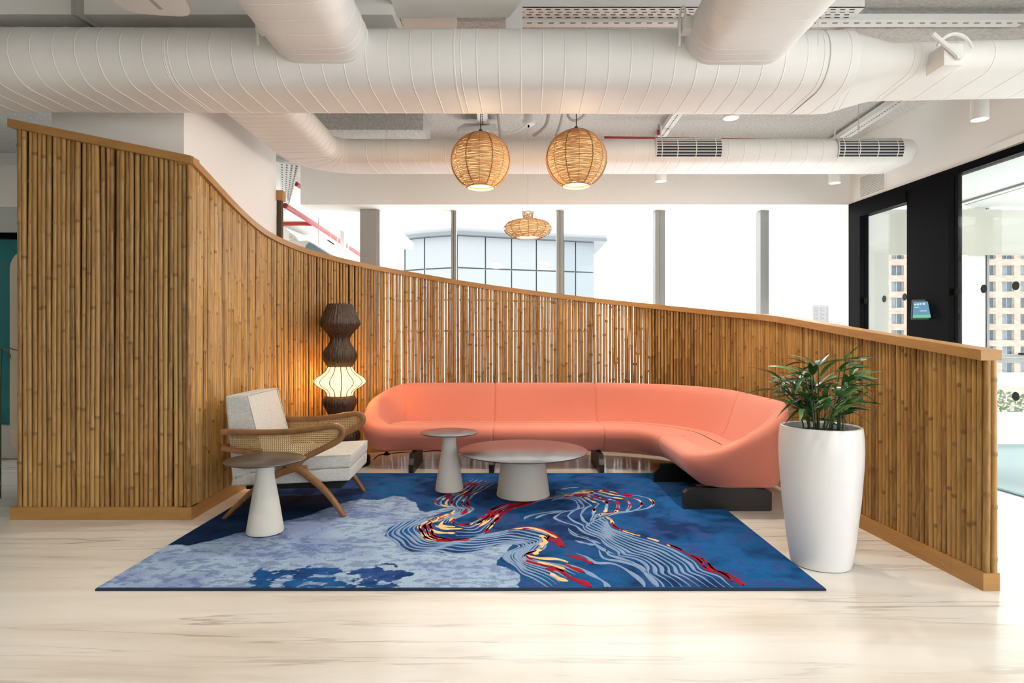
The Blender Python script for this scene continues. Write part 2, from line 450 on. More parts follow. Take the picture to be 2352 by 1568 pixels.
MB().box(4.35, 5.75, 7.175, 7.195, 2.235, 2.258).build('bottom_bar', M_blind, bd, (5, 7.2, 2.25))
bd = thing('roller_blind', 'cream roller blind on the office window at the right edge of the view', 'blind', (7, 7.2, 2.25))
MB().box(5.76, 9, 7.20, 7.21, 2.255, 2.77).build('cloth', mat('roller_blind_b', (0.62, 0.61, 0.55), 0.85), bd, (7, 7.2, 2.25))
MB().box(5.76, 9, 7.195, 7.215, 2.235, 2.258).build('bottom_bar', M_blind, bd, (7, 7.2, 2.25))
lm = thing('linear_ceiling_light', 'slim linear light on the glazed office ceiling', 'ceiling light', (5.2, 5.6, 2.79))
MB().hexa([(5.1, 4.2, 2.785), (5.16, 4.2, 2.785), (5.16, 7.0, 2.785), (5.1, 7.0, 2.785), (5.1, 4.2, 2.80), (5.16, 4.2, 2.80), (5.16, 7.0, 2.80), (5.1, 7.0, 2.80)]).build('diffuser', M_glow, lm, (5.2, 5.6, 2.79))
MB().box(5.07, 5.10, 4.2, 7.0, 2.78, 2.80).build('housing', M_alu, lm, (5.2, 5.6, 2.79))
MB().box(5.16, 5.19, 4.2, 7.0, 2.78, 2.80).build('housing', M_alu, lm, (5.2, 5.6, 2.79))
# tablet on the black panel
tb = thing('wall_tablet', 'small booking tablet with blue and green screen on the black panel', 'tablet', (3.92, 5.82, 1.53), math.radians(-28))
TB = MB().rhexa([(-0.105, -0.012, -0.095), (0.095, -0.012, -0.095), (0.095, 0.004, -0.095), (-0.105, 0.004, -0.095),
                 (-0.095, 0.028, 0.095), (0.105, 0.028, 0.095), (0.105, 0.044, 0.095), (-0.095, 0.044, 0.095)], 0.006, 2)
TB.build('case', mat('tablet_case', (0.10, 0.12, 0.13), 0.35), tb)
def tquad(u0, u1, v0, v1, d):
    def q(u, v_): return (u + 0.005 * v_ / 0.095, 0.008 + 0.020 * v_ / 0.095 - d, v_)
    return [q(u0, v0), q(u1, v0), q(u1, v1), q(u0, v1)]
scr = MB().add(tquad(-0.088, 0.086, -0.052, 0.075, 0.0215), [(0, 1, 2, 3)]).build('screen', emis('tablet_screen_blue', (0.16, 0.32, 0.47), 0.8), tb)
MB().add(tquad(-0.088, 0.086, -0.080, -0.052, 0.0215), [(0, 1, 2, 3)]).build('screen_band', emis('tablet_screen_green', (0.20, 0.58, 0.36), 0.8), tb)
tx = MB()
for (a, b, c, d) in [(-0.080, -0.064, 0.040, 0.056), (-0.058, -0.042, 0.040, 0.058), (-0.036, -0.024, 0.044, 0.060), (-0.014, 0.004, 0.044, 0.062),
                     (-0.078, -0.040, 0.018, 0.023), (-0.035, 0.022, -0.018, -0.012)]:
    MB().add(tquad(a, b, c, d, 0.0222), [(0, 1, 2, 3)]).build('screen_text', MATS.get('tablet_text') or emis('tablet_text', (0.55, 0.75, 0.9), 0.9), scr)
MB().tube([(0.0, 0.03, -0.02), (0.05, 0.07, -0.06), (0.07, 0.10, -0.06)], 0.012, 8).build('bracket', M_black, tb)

# wall grille on the right wall
gr = thing('wall_grille', 'white slatted air grille on the right wall below the rear duct', 'grille', (wallX(6.4), 6.4, 2.85))
og = (wallX(6.4), 6.4, 2.85)
ya, yb = 6.83, 6.40
MB().hexa(wquad(ya, yb, 2.81, 3.06, 0.006, -0.006)).build('frame', M_white, gr, og)
for k in range(13):
    z = 2.825 + k * 0.0172
    MB().hexa(wquad(ya - 0.02, yb + 0.02, z, z + 0.007, 0.004, -0.010)).build('slot', M_grey, gr, og)

# ================================================================== BAMBOO PARTITION
def arc(c, R, a0, a1, n):
    return [(c[0] + R * math.cos(math.radians(a0 + (a1 - a0) * k / n)), c[1] + R * math.sin(math.radians(a0 + (a1 - a0) * k / n))) for k in range(n + 1)]
def seg(a, b, n): return [(a[0] + (b[0] - a[0]) * k / n, a[1] + (b[1] - a[1]) * k / n) for k in range(n + 1)]
crv = seg((-2.212, 4.222), (-2.24, 5.56), 30)[:-1] + arc((-0.94, 5.56), 1.3, 180, 90, 60)[:-1] + \
      seg((-0.94, 6.86), (0.56, 6.84), 30)[:-1] + arc((0.56, 5.14), 1.7, 90, 0, 70)[:-1] + seg((2.26, 5.14), (2.335, 3.03), 40)
crv = np.array(crv)
ds = np.hypot(*np.diff(crv, axis=0).T)
S = np.concatenate([[0], np.cumsum(ds)])
tan = np.gradient(crv, S, axis=0)
tan /= np.linalg.norm(tan, axis=1)[:, None]
nrm = np.stack([-tan[:, 1], tan[:, 0]], 1)       # pointing out of the bay
pxs = CX + F * crv[:, 0] / crv[:, 1]
tab = [(440, 359), (482, 403), (521, 446.6), (550, 477), (582, 507), (606, 525.4), (647, 548.4), (708, 572.7), (788, 593.3), (860, 609.5), (900, 616.5), (1051, 643), (1150, 657.5),
       (1260, 671.7), (1400, 688), (1502, 698), (1668, 715), (1752, 722), (1800, 727.5), (1982, 759.7), (2258, 803.5)]
tabx, taby = np.array(tab).T
capz = H + (CY - np.interp(pxs, tabx, taby)) * crv[:, 1] / F
sg = np.linspace(0, S[-1], 400)
zz = np.interp(sg, S, capz)
ker = np.exp(-np.linspace(-2, 2, 25) ** 2); ker /= ker.sum()
zz = np.convolve(np.concatenate([np.full(12, zz[0]) + (zz[0] - zz[1:13][::-1]), zz, np.full(12, zz[-1]) + (zz[-1] - zz[-13:-1][::-1])]), ker, 'valid')
def at(s, off=0.0):
    x = np.interp(s, S, crv[:, 0]); y = np.interp(s, S, crv[:, 1])
    nx = np.interp(s, S, nrm[:, 0]); ny = np.interp(s, S, nrm[:, 1])
    return float(x + nx * off), float(y + ny * off)
def ztop(s): return float(np.interp(s, sg, zz))

def pole_mesh(height, rad, rng):
    m = MB(); col = []
    zs = []; z = -rng.random() * 0.25
    nodes = []
    while z < height + 0.3:
        nodes.append(z); z += 0.26 + 0.28 * rng.random()
    zs = [(0.0, 0, 0.0), (height, 0, 0.0)]
    for nd in nodes:
        nc = rng.choice((0.1, 0.25, 0.45, 0.7))
        for dz, dr, c in ((-0.016, 0.0, 0.0), (-0.006, 0.0020, nc), (0.006, 0.0020, nc), (0.016, 0.0, 0.0)):
            if 0.002 < nd + dz < height - 0.002: zs.append((nd + dz, dr, c))
    zs.sort()
    ox = 0.0; oy = 0.0; rings = []
    ph = rng.random() * 6; am = 0.0015 + 0.003 * rng.random()
    for (zv, dr, c) in zs:
        ox = am * math.sin(zv * 2.1 + ph); oy = am * 0.6 * math.cos(zv * 1.7 + ph)
        rr = rad * (1 + 0.05 * math.sin(zv * 3 + ph * 2)) + dr
        rings.append([(ox + rr * math.cos(2 * math.pi * k / 8), oy + rr * math.sin(2 * math.pi * k / 8), zv) for k in range(8)])
        col += [c] * 8
    m.loft(rings)
    return m, col
rng = random.Random(3)
def pole(parent, org, x, y, z0, z1, rad):
    m, col = pole_mesh(z1 - z0, rad, rng)
    o = m.build('bamboo_cane', M_bam, parent, sharp=70)
    o.location = (x - org[0], y - org[1], z0 - org[2])
    o.rotation_euler = (rng.uniform(-0.002, 0.002), rng.uniform(-0.0025, 0.0025), rng.random() * 0.6)
    a = o.data.attributes.new('node', 'FLOAT', 'POINT'); a.data.foreach_set('value', col)
    return o

def strip(parent, org, name, s0, s1, off0, off1, zb, zt, m, n=None, joints=()):
    n = n or max(2, int((s1 - s0) / 0.05))
    rings = []
    for k in range(n + 1):
        s = s0 + (s1 - s0) * k / n
        a = at(s, off0); b = at(s, off1)
        lo, hi = zb(s), zt(s)
        rings.append([(a[0], a[1], lo), (b[0], b[1], lo), (b[0], b[1], hi), (a[0], a[1], hi)])
    return MB().loft(rings).build(name, m, parent, org, 30)

SL = S[-1]
org = (0.0, 6.6, 0.0)
pt = thing('curved_bamboo_partition', 'long curved bamboo screen sweeping round the sofa, with a sloping honey wood cap', 'partition', org)
capj = [0, 1.34, 2.35, 3.4, 4.9, 6.2, 7.55, 8.7, SL]
for a, b in zip(capj[:-1], capj[1:]):
    strip(pt, org, 'cap_rail', a + 0.0006, b - 0.0006, -0.012, 0.095, lambda s: ztop(s) - 0.052, ztop, M_cap)
BH = 0.088
for a, b in zip([0, 1.7, 3.6, 5.4, 7.2, 9.45], [1.7, 3.6, 5.4, 7.2, 9.45, SL]):
    strip(pt, org, 'baseboard', a + 0.0005, b - 0.0005, 0.0, 0.085, lambda s: 0.0, lambda s: BH, M_cap)
pitch = 0.0338
ncan = int((SL - 0.034) / pitch) + 1
pitch = (SL - 0.034) / (ncan - 1)
sw0, sw1 = 2.62, 5.85                # stretch of canes without a backing board
for k in range(ncan):
    s = 0.018 + pitch * k
    openp = sw0 < s < sw1
    rad = (0.0145 + 0.0019 * rng.random() + (0.0012 if s > 5.4 else 0)) if openp else (0.0142 + 0.0014 * rng.random())
    x, y = at(s, 0.026 + rng.uniform(-0.002, 0.002))
    pole(pt, org, x, y, BH - 0.003, ztop(s) - 0.050, rad)
strip(pt, org, 'backing_board', 0.06, sw0 + 0.02, 0.044, 0.056, lambda s: 0.05, lambda s: ztop(s) - 0.03, M_back)
strip(pt, org, 'backing_board', sw1 - 0.02, SL - 0.035, 0.044, 0.056, lambda s: 0.05, lambda s: ztop(s) - 0.03, M_back)
for of_ in (0.062,):
    x, y = at(SL - 0.016, of_); pole(pt, org, x, y, BH - 0.003, ztop(SL) - 0.05, 0.0165)
x, y = at(0.004, 0.026); pole(pt, org, x - 0.0, y + 0.012, BH - 0.003, ztop(0) - 0.05, 0.0165)
# tall flat panel on the left
org = (-2.85, 4.25, 0.0)
lp = thing('flat_bamboo_panel', 'tall flat bamboo clad panel under the slanted cap at the left', 'partition', org)
xa, xb = -3.474, -2.212
za, zb_ = 2.768, 2.512
def lz(x): return za + (zb_ - za) * (x - xa) / (xb - xa)
for (p, q) in ((xa, -2.85), (-2.849, xb)):
    MB().hexa([(p, 4.21, lz(p) - 0.056), (q, 4.21, lz(q) - 0.056), (q, 4.33, lz(q) - 0.056), (p, 4.33, lz(p) - 0.056),
               (p, 4.21, lz(p)), (q, 4.21, lz(q)), (q, 4.33, lz(q)), (p, 4.33, lz(p))]).build('cap_rail', M_cap, lp, org)
MB().box(xa + 0.006, xb, 4.222, 4.33, 0, BH).build('baseboard', M_cap, lp, org)
MB().hexa([(xa + 0.05, 4.268, 0.05), (xb - 0.03, 4.268, 0.05), (xb - 0.03, 4.276, 0.05), (xa + 0.05, 4.276, 0.05), (xa + 0.05, 4.268, lz(xa + 0.05) - 0.03), (xb - 0.03, 4.268, lz(xb) - 0.03), (xb - 0.03, 4.276, lz(xb) - 0.03), (xa + 0.05, 4.276, lz(xa + 0.05) - 0.03)]).build('backing_board', M_back, lp, org)
npan = int((xb - 0.01 - (xa + 0.055)) / 0.0337)
for k in range(npan + 1):
    x = xa + 0.06 + 0.0337 * k
    pole(lp, org, x, 4.250 + rng.uniform(-0.002, 0.002), BH - 0.003, lz(x) - 0.054, 0.0150 + 0.0016 * rng.random())
# bamboo edge trim beyond the white column
MB().box(-2.33, -2.285, 6.05, 6.11, 0, 2.70).build('trim_2', M_back)
tag(bpy.data.objects['trim_2'], 'dark wooden edge strip at the back corner of the white column', kind='structure')
MB().rbox(-2.34, -2.268, 6.045, 6.13, 2.62, 2.72, 0.004, 1).build('cap_block', M_cap, bpy.data.objects['trim_2'])

# ================================================================== RUG
RX0, RX1, RY0, RY1, RZ = -2.062, 1.553, 3.04, 5.634, 0.015
def vnoise(shape_xy, scale, seed):
    r = np.random.RandomState(seed)
    x, y = shape_xy[0] * scale, shape_xy[1] * scale
    xi, yi = np.floor(x).astype(int), np.floor(y).astype(int)
    fx, fy = x - xi, y - yi
    fx = fx * fx * (3 - 2 * fx); fy = fy * fy * (3 - 2 * fy)
    T = r.rand(256, 256)
    g = lambda i, j: T[(xi + i) % 256, (yi + j) % 256]
    return (g(0, 0) * (1 - fx) + g(1, 0) * fx) * (1 - fy) + (g(0, 1) * (1 - fx) + g(1, 1) * fx) * fy
def fbm(xy, scale, seed, oct=4, gain=0.55):
    a, t, n = 1.0, 0.0, 0.0
    for k in range(oct):
        n = n + a * vnoise(xy, scale * 2 ** k, seed + k * 7); t += a; a *= gain
    return n / t
def inpoly(x, y, poly):
    c = np.zeros(x.shape, bool)
    n = len(poly)
    for i in range(n):
        x1, y1 = poly[i]; x2, y2 = poly[(i + 1) % n]
        if y1 == y2: continue
        cond = ((y1 > y) != (y2 > y)) & (x < (x2 - x1) * (y - y1) / (y2 - y1) + x1)
        c ^= cond
    return c
gx = np.arange(RX0, RX1 + 1e-6, (RX1 - RX0) / 520); gy = np.arange(RY0, RY1 + 1e-6, (RY1 - RY0) / 372)
XX, YY = np.meshgrid(gx, gy)
w_ = 0.012
wx = (fbm((XX + 5, YY), 14, 1) - 0.5) * 0.07; wy = (fbm((XX, YY + 9), 14, 31) - 0.5) * 0.07
def rp(pts): return [tuple(G(px, py, RZ)[:2]) for px, py in pts]
pale = rp([(180, 1368), (384, 1252), (430, 1252), (480, 1243), (560, 1220), (620, 1203), (700, 1186), (780, 1157), (826, 1146), (870, 1148), (905, 1138),
           (930, 1140), (936, 1147), (952, 1153), (962, 1172), (980, 1176), (1033, 1163), (1040, 1170), (1000, 1182), (955, 1194), (905, 1203), (892, 1216), (882, 1230),
           (897, 1236), (923, 1256), (948, 1268), (1000, 1266), (1040, 1273), (1068, 1272), (1110, 1262), (1150, 1252), (1178, 1248), (1163, 1270),
           (1145, 1285), (1142, 1297), (1168, 1306), (1193, 1322), (1192, 1368)])
blot = rp([(540, 1368), (552, 1335), (585, 1308), (615, 1298), (640, 1297), (660, 1302), (690, 1298), (720, 1302), (760, 1299), (800, 1304), (850, 1300), (900, 1300), (925, 1306), (930, 1325), (928, 1368)])
pm = inpoly(XX + wx * 0.6, YY + wy * 0.6, pale)
bwx = (fbm((XX, YY), 9, 71) - 0.5) * 0.30; bwy = (fbm((XX, YY), 9, 91) - 0.5) * 0.24
bm_ = inpoly(XX + bwx, YY + bwy, blot) & (fbm((XX * 0.8, YY * 1.2), 17, 51) < 0.60)
n1 = fbm((XX, YY), 3.0, 101); n2 = fbm((XX, YY * 1.0), 11, 131); n3 = fbm((XX * 0.7, YY * 1.3), 30, 151)
def lerp3(a, b, t): return a[None, None, :] * (1 - t[..., None]) + b[None, None, :] * t[..., None]
A = np.array
blue = lerp3(A([0.008, 0.030, 0.115]), A([0.009, 0.115, 0.34]), np.clip((n1 * 0.6 + n2 * 0.5 - 0.38) * 3.2, 0, 1))
viol = A([0.035, 0.055, 0.20])
t = np.clip((n2 - 0.5) * 5, 0, 1) * 0.7
blue = blue * (1 - t[..., None]) + viol * t[..., None]
palec = lerp3(A([0.34, 0.48, 0.67]), A([0.23, 0.31, 0.56]), np.clip((n1 - 0.40) * 4, 0, 1))
sp = ((n3 + (n2 - 0.5) * 0.5) > 0.54) & (fbm((XX, YY), 2.2, 171) > 0.40)
palec = np.where(sp[..., None], palec * 0.62 + A([0.0, 0.015, 0.07]), palec)
hi = (n3 < 0.40)
palec = np.where(hi[..., None], palec * 0.8 + A([0.07, 0.085, 0.09]), palec)
# far left corner under the chair: own dark blue plus shade put into the colour
navy_shade = rp([(300, 1300), (384, 1252), (430, 1252), (480, 1243), (560, 1220), (620, 1203), (700, 1186), (780, 1157), (760, 1135), (640, 1140), (500, 1120)])
nm = inpoly(XX + wx, YY + wy, navy_shade)
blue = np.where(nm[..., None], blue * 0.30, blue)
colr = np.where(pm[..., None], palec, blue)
colr = np.where((bm_ & pm)[..., None], blue * 1.25, colr)
# river bodies get a brighter blue
nxg, nyg = len(gx), len(gy)
zt = np.full(XX.shape, RZ)
verts = np.stack([XX, YY, zt], -1).reshape(-1, 3)
idx = np.arange(nxg * nyg).reshape(nyg, nxg)
q = np.stack([idx[:-1, :-1], idx[:-1, 1:], idx[1:, 1:], idx[1:, :-1]], -1).reshape(-1, 4)
rgo = (-0.25, 4.3, 0.0)
rug = thing('area_rug', 'large blue rug with pale cloud and flowing red and cream lines under the tables', 'rug', rgo)
me = bpy.data.meshes.new('pile')
me.vertices.add(len(verts)); me.vertices.foreach_set('co', (verts - A(rgo)).astype(np.float32).ravel())
me.loops.add(q.size); me.polygons.add(len(q))
me.loops.foreach_set('vertex_index', q.astype(np.int32).ravel())
me.polygons.foreach_set('loop_start', (np.arange(len(q)) * 4).astype(np.int32))
me.update(calc_edges=True); me.validate()
ca = me.color_attributes.new('tuft', 'FLOAT_COLOR', 'POINT')
ca.data.foreach_set('color', np.concatenate([colr, np.ones(colr.shape[:2] + (1,))], -1).astype(np.float32).ravel())
M_rug = mat('rug_pile', (0.1, 0.2, 0.4), 1.0, spec=0.1)
an = N(M_rug, 'ShaderNodeAttribute', attribute_name='tuft')
pn = noise(M_rug, texmap(M_rug), 220, 3)
L(M_rug, mixc(M_rug, 1.0, an.outputs['Color'], ramp(M_rug, pn, [(0.3, (0.72, 0.72, 0.72)), (0.7, (1.25, 1.25, 1.25))]), 'MULTIPLY'), bsdf(M_rug).inputs['Base Color'])
bump(M_rug, pn, 0.7, 0.006)
me.materials.append(M_rug)
po = bpy.data.objects.new('pile', me); COL.objects.link(po); po.parent = rug
M_rugedge = mat('rug_edge', (0.012, 0.028, 0.06), 1.0)
m = MB()
e = 0.006
m.loft([[(RX0 - e, RY0 - e, 0.0), (RX1 + e, RY0 - e, 0.0), (RX1 + e, RY1 + e, 0.0), (RX0 - e, RY1 + e, 0.0)],
        [(RX0 - e, RY0 - e, 0.009), (RX1 + e, RY0 - e, 0.009), (RX1 + e, RY1 + e, 0.009), (RX0 - e, RY1 + e, 0.009)],
        [(RX0, RY0, RZ), (RX1, RY0, RZ), (RX1, RY1, RZ), (RX0, RY1, RZ)]], caps=False)
m.build('edge_binding', M_rugedge, rug, rgo)
def rugline_mat(name, c):
    mm = mat(name, c, 1.0, spec=0.1)
    p_ = noise(mm, texmap(mm), 200, 2)
    L(mm, ramp(mm, p_, [(0.3, tuple(x * 0.8 for x in c)), (0.7, tuple(min(1, x * 1.15) for x in c))]), bsdf(mm).inputs['Base Color'])
    bump(mm, p_, 0.6, 0.004)
    return mm
M_rl = rugline_mat('rug_line_pale', (0.21, 0.32, 0.52)); M_rr = rugline_mat('rug_line_red', (0.34, 0.012, 0.030)); M_rc = rugline_mat('rug_line_cream', (0.80, 0.56, 0.27))
rib_p, rib_r, rib_c = MB(), MB(), MB()
rr_ = random.Random(11)
def resample(pts, n):
    pts = [Vector(p) for p in pts]
    d = [0]
    for a, b in zip(pts[:-1], pts[1:]): d.append(d[-1] + (b - a).length)
    out = []
    j = 0
    for k in range(n):
        t_ = d[-1] * k / (n - 1)
        while j < len(d) - 2 and d[j + 1] < t_: j += 1
        u = (t_ - d[j]) / max(1e-9, d[j + 1] - d[j])
        out.append(pts[j].lerp(pts[j + 1], min(1, max(0, u))))
    return out
def ribbon(mb, pts, width, lift=0.003, taper=True, phase=None):
    n = len(pts)
    if n < 3: return
    ph = rr_.random() * 6 if phase is None else phase
    rings = []
    for i, p in enumerate(pts):
        tg = (pts[min(i + 1, n - 1)] - pts[max(i - 1, 0)])
        if tg.length < 1e-6: tg = Vector((1, 0))
        tg.normalize()
        nn = Vector((-tg.y, tg.x))
        w = width * (0.85 + 0.35 * math.sin(i * 0.35 + ph))
        if taper:
            e_ = min(i, n - 1 - i) / max(1, n * 0.12)
            w *= 0.25 + 0.75 * min(1, e_)
        p = Vector((min(max(p.x, RX0 + 0.004), RX1 - 0.004), min(max(p.y, RY0 + 0.004), RY1 - 0.004)))
        a, b = p + nn * w / 2, p - nn * w / 2
        rings.append([(a.x, a.y, RZ + 0.0005), (p.x + nn.x * w * .3, p.y + nn.y * w * .3, RZ + lift), (p.x - nn.x * w * .3, p.y - nn.y * w * .3, RZ + lift), (b.x, b.y, RZ + 0.0005)])
    mb.loft(rings, closed=False)
def floor2(pts): return [Vector(G(px, py, RZ)[:2]) for px, py in pts]
def Z6(pts): return [(780 + x / 3.92, 1060 + y / 3.92) for x, y in pts]
def Z7(pts): return [(1300 + x / 3.5636, 1080 + y / 3.5636) for x, y in pts]
def smooth_curve(pts, n): return resample(catmull([Vector((*p, 0)) for p in floor2(pts)], 8), n)
def family(A_, B_, nl, n=90, width=0.026, wig=0.010, t0=0.0, t1=1.0):
    a = smooth_curve(A_, n); b = smooth_curve(B_, n)
    lines = []
    for k in range(nl):
        t_ = t0 + (t1 - t0) * k / max(1, nl - 1)
        ph = k * 0.45
        ln = []
        for i in range(n):
            p = a[i].lerp(b[i], t_)
            p = Vector((p.x + wig * math.sin(i * 0.42 + ph), p.y + wig * math.cos(i * 0.37 + ph)))
            ln.append(p)
        lines.append(ln)
    return lines
# left river
oA = Z6([(900, 500), (640, 520), (500, 575), (445, 640), (500, 735), (660, 812), (860, 805), (1060, 825), (1300, 790), (1450, 752), (1570, 738), (1605, 760), (1530, 810), (1500, 870), (1560, 930), (1640, 1000), (1760, 1060), (1860, 1135)])
oB = Z6([(1100, 430), (930, 510), (850, 545), (815, 590), (830, 650), (920, 685), (1100, 705), (1300, 660), (1450, 630), (1640, 600), (1790, 625), (1880, 680), (1850, 760), (1760, 800), (1690, 840), (1760, 890), (1990, 930), (2180, 1010)])
fam1 = family(oA, oB, 9, 110, 0.02)
for ln in fam1: ribbon(rib_p, ln, 0.021)
# upper left S bend
uA = Z6([(1200, 160), (1090, 215), (960, 300), (850, 360), (880, 395), (1000, 400), (1035, 430), (960, 490), (820, 540)])
uB = Z6([(1420, 190), (1290, 250), (1180, 320), (1150, 360), (1180, 400), (1190, 430), (1130, 480), (1020, 520), (990, 560)])
for ln in family(uA, uB, 7, 60): ribbon(rib_p, ln, 0.020)
iA = Z6([(1800, 330), (1560, 380), (1440, 400), (1330, 470), (1220, 545), (1120, 570), (1020, 545)])
iB = Z6([(2000, 300), (1760, 370), (1560, 420), (1430, 500), (1360, 590), (1250, 660), (1050, 670)])
for k, ln in enumerate(family(iA, iB, 5, 50)): ribbon(rib_p, ln, 0.016)
# right river: loop then long run to the front edge
lA = Z7([(-80, 175), (20, 190), (180, 160), (430, 185), (620, 215), (722, 275), (600, 325), (420, 345), (230, 365), (340, 415), (375, 480), (560, 545), (720, 590), (900, 665), (1050, 745), (1090, 815), (1260, 870), (1395, 980)])
lB = Z7([(-120, 250), (-40, 235), (60, 245), (105, 275), (100, 300), (60, 325), (0, 335), (-60, 360), (-100, 390), (0, 425), (130, 490), (270, 560), (400, 650), (440, 700), (600, 735), (690, 840), (750, 900), (805, 980)])
fam2 = family(lA, lB, 9, 120, 0.02)
for ln in fam2: ribbon(rib_p, ln, 0.021)
for P_ in ([(20, 480), (60, 525), (180, 560), (290, 640), (400, 690)], [(75, 575), (170, 600), (255, 612)], [(270, 655), (310, 720), (450, 745), (580, 790), (700, 890), (770, 980)],
           [(80, 680), (170, 710), (240, 755), (390, 765), (520, 830), (620, 910), (650, 980)], [(330, 650), (350, 690), (430, 715), (560, 760), (660, 830)],
           [(0, 770), (110, 800), (220, 860), (320, 920), (350, 980)]):
    ribbon(rib_p, smooth_curve(Z7(P_), 40), 0.030)
for P_ in ([(1990, 250), (2080, 235), (2150, 232)], [(1660, 520), (1700, 490), (1840, 460), (2040, 440)], [(1760, 515), (1830, 480), (2000, 450)], [(2060, 600), (2110, 650), (2250, 700), (2352, 740)]):
    ribbon(rib_p, smooth_curve(Z6(P_), 30), 0.026)
# red and cream strokes
def dashes(mb, ln, n, width, l0=5, l1=12, lo=0.0, hi=1.0):
    m_ = len(ln)
    for _ in range(n):
        ln_ = rr_.randint(l0, l1); i = int(lo * m_) + rr_.randint(0, max(1, int((hi - lo) * m_) - ln_ - 1))
        sgm = ln[i:i + ln_]
        if len(sgm) > 3: ribbon(mb, resample([Vector((*p, 0)) for p in sgm], max(8, ln_ * 2)), width, 0.0045)
for ln in fam1[6:]:
    dashes(rib_r, ln, 7, 0.026, 6, 12, 0.06, 0.45); dashes(rib_c, ln, 6, 0.026, 5, 10, 0.06, 0.42)
dashes(rib_c, fam1[7], 4, 0.030, 6, 10, 0.62, 1.0); dashes(rib_r, fam1[8], 6, 0.026, 6, 12, 0.45, 1.0); dashes(rib_r, fam1[6], 2, 0.026, 6, 9, 0.85, 1.0)
for ln in family(uA, uB, 7, 60):
    dashes(rib_r, ln, 3, 0.024, 5, 9); dashes(rib_c, ln, 2, 0.022, 4, 8)
for ln in family(iA, iB, 5, 50):
    dashes(rib_r, ln, 4, 0.032, 7, 14); dashes(rib_c, ln, 2, 0.026, 5, 9)
for k, ln in enumerate(fam2[:6]):
    dashes(rib_r, ln, 4, 0.026, 4, 8, 0.03, 0.40); dashes(rib_c, ln, 4, 0.024, 4, 9, 0.03, 0.42)
off = [Vector((p.x + 0.035, p.y + 0.02)) for p in fam2[0]]
dashes(rib_c, off, 9, 0.024, 4, 8, 0.45, 0.85); dashes(rib_r, off, 12, 0.026, 4, 8, 0.45, 1.0)
off = [Vector((p.x + 0.07, p.y + 0.0)) for p in fam2[0]]
dashes(rib_r, off, 6, 0.034, 4, 8, 0.80, 1.0)
for P_ in ([(1520, 620), (1700, 592), (1850, 625), (1960, 680), (2020, 770)], [(1890, 690), (1960, 720), (1990, 765)], [(2040, 845), (2150, 865), (2280, 920)], [(1850, 965), (1990, 985), (2090, 1050), (2200, 1090), (2270, 1145)],
           [(2030, 930), (2120, 965), (2210, 1000)], [(1240, 520), (1330, 485), (1400, 455), (1470, 420)], [(830, 665), (940, 695), (1100, 712), (1180, 700)]):
    ribbon(rib_r, smooth_curve(Z6(P_), 30), 0.040, 0.0045)
for P_ in ([(1560, 612), (1700, 598), (1820, 625), (1900, 660), (1960, 690)], [(1680, 845), (1790, 870), (1960, 880), (2060, 910)], [(1820, 680), (1850, 720), (1810, 780)], [(1750, 840), (1790, 800)][:2] + [(1800, 790)],
           [(1900, 1010), (1970, 1050), (2060, 1080)], [(930, 540), (915, 575), (1040, 590)], [(820, 610), (900, 640), (1040, 645)], [(860, 580), (960, 605), (1100, 605)], [(900, 505), (990, 480)] + [(1030, 470)]):
    ribbon(rib_c, smooth_curve(Z6(P_), 30), 0.034, 0.005)
tag(rib_p.build('pale_lines', M_rl, rug, rgo, 60), 'pale blue flowing lines', kind='stuff')
tag(rib_r.build('red_strokes', M_rr, rug, rgo, 60), 'dark red strokes', kind='stuff')
tag(rib_c.build('cream_strokes', M_rc, rug, rgo, 60), 'cream strokes', kind='stuff')

# ================================================================== SOFA
DW = 0.78
U1, U2 = 2.34, 3.54
UT = U2 + 1.06
def smap(u, w, z):
    if u < U1: return (-1.47 + u, 5.74 + w, z)
    if u < U2:
        ph = (u - U1) / (U2 - U1) * math.pi / 2
        return (0.87 + (0.40 + w) * math.sin(ph), 5.34 + (0.40 + w) * math.cos(ph), z)
    return (1.27 + w, 5.34 - (u - U2), z)
seams = [1.29, U1, U2]
us = set(np.round(np.arange(0.30, UT - 0.30 + 1e-6, 0.05), 4))
us = sorted([u for u in us if min(abs(u - s_) for s_ in seams) > 0.03] + [s_ + d for s_ in seams for d in (-0.026, -0.012, -0.005, 0.0, 0.005, 0.012, 0.026)])
NE = 26
def outline(fi, bi, ei, rc):
    """closed outline: list of (u, w, tag); front samples, right end, back samples, left end"""
    pts = []
    u0, u1_ = ei, UT - ei
    w0, w1 = fi, DW - bi
    rc = min(rc, (w1 - w0) / 2 - 1e-4)
    rc = max(rc, 0.001)
    for u in us: pts.append((min(max(u, u0 + rc), u1_ - rc), w0))
    # right end from front corner to back corner
    path = []
    for k in range(13): a = -90 + 90 * k / 12; path.append((u1_ - rc + rc * math.cos(math.radians(a)), w0 + rc + rc * math.sin(math.radians(a))))
    for k in range(13): a = 90 * k / 12; path.append((u1_ - rc + rc * math.cos(math.radians(a)), w1 - rc + rc * math.sin(math.radians(a))))
    pts += path
    for u in us[::-1]: pts.append((min(max(u, u0 + rc), u1_ - rc), w1))
    pts += [(UT - u, DW - w if False else w) for (u, w) in path][::-1]
    return pts
n_f = len(us)
base_o = outline(0, 0, 0, 0.32)
NP = len(base_o)
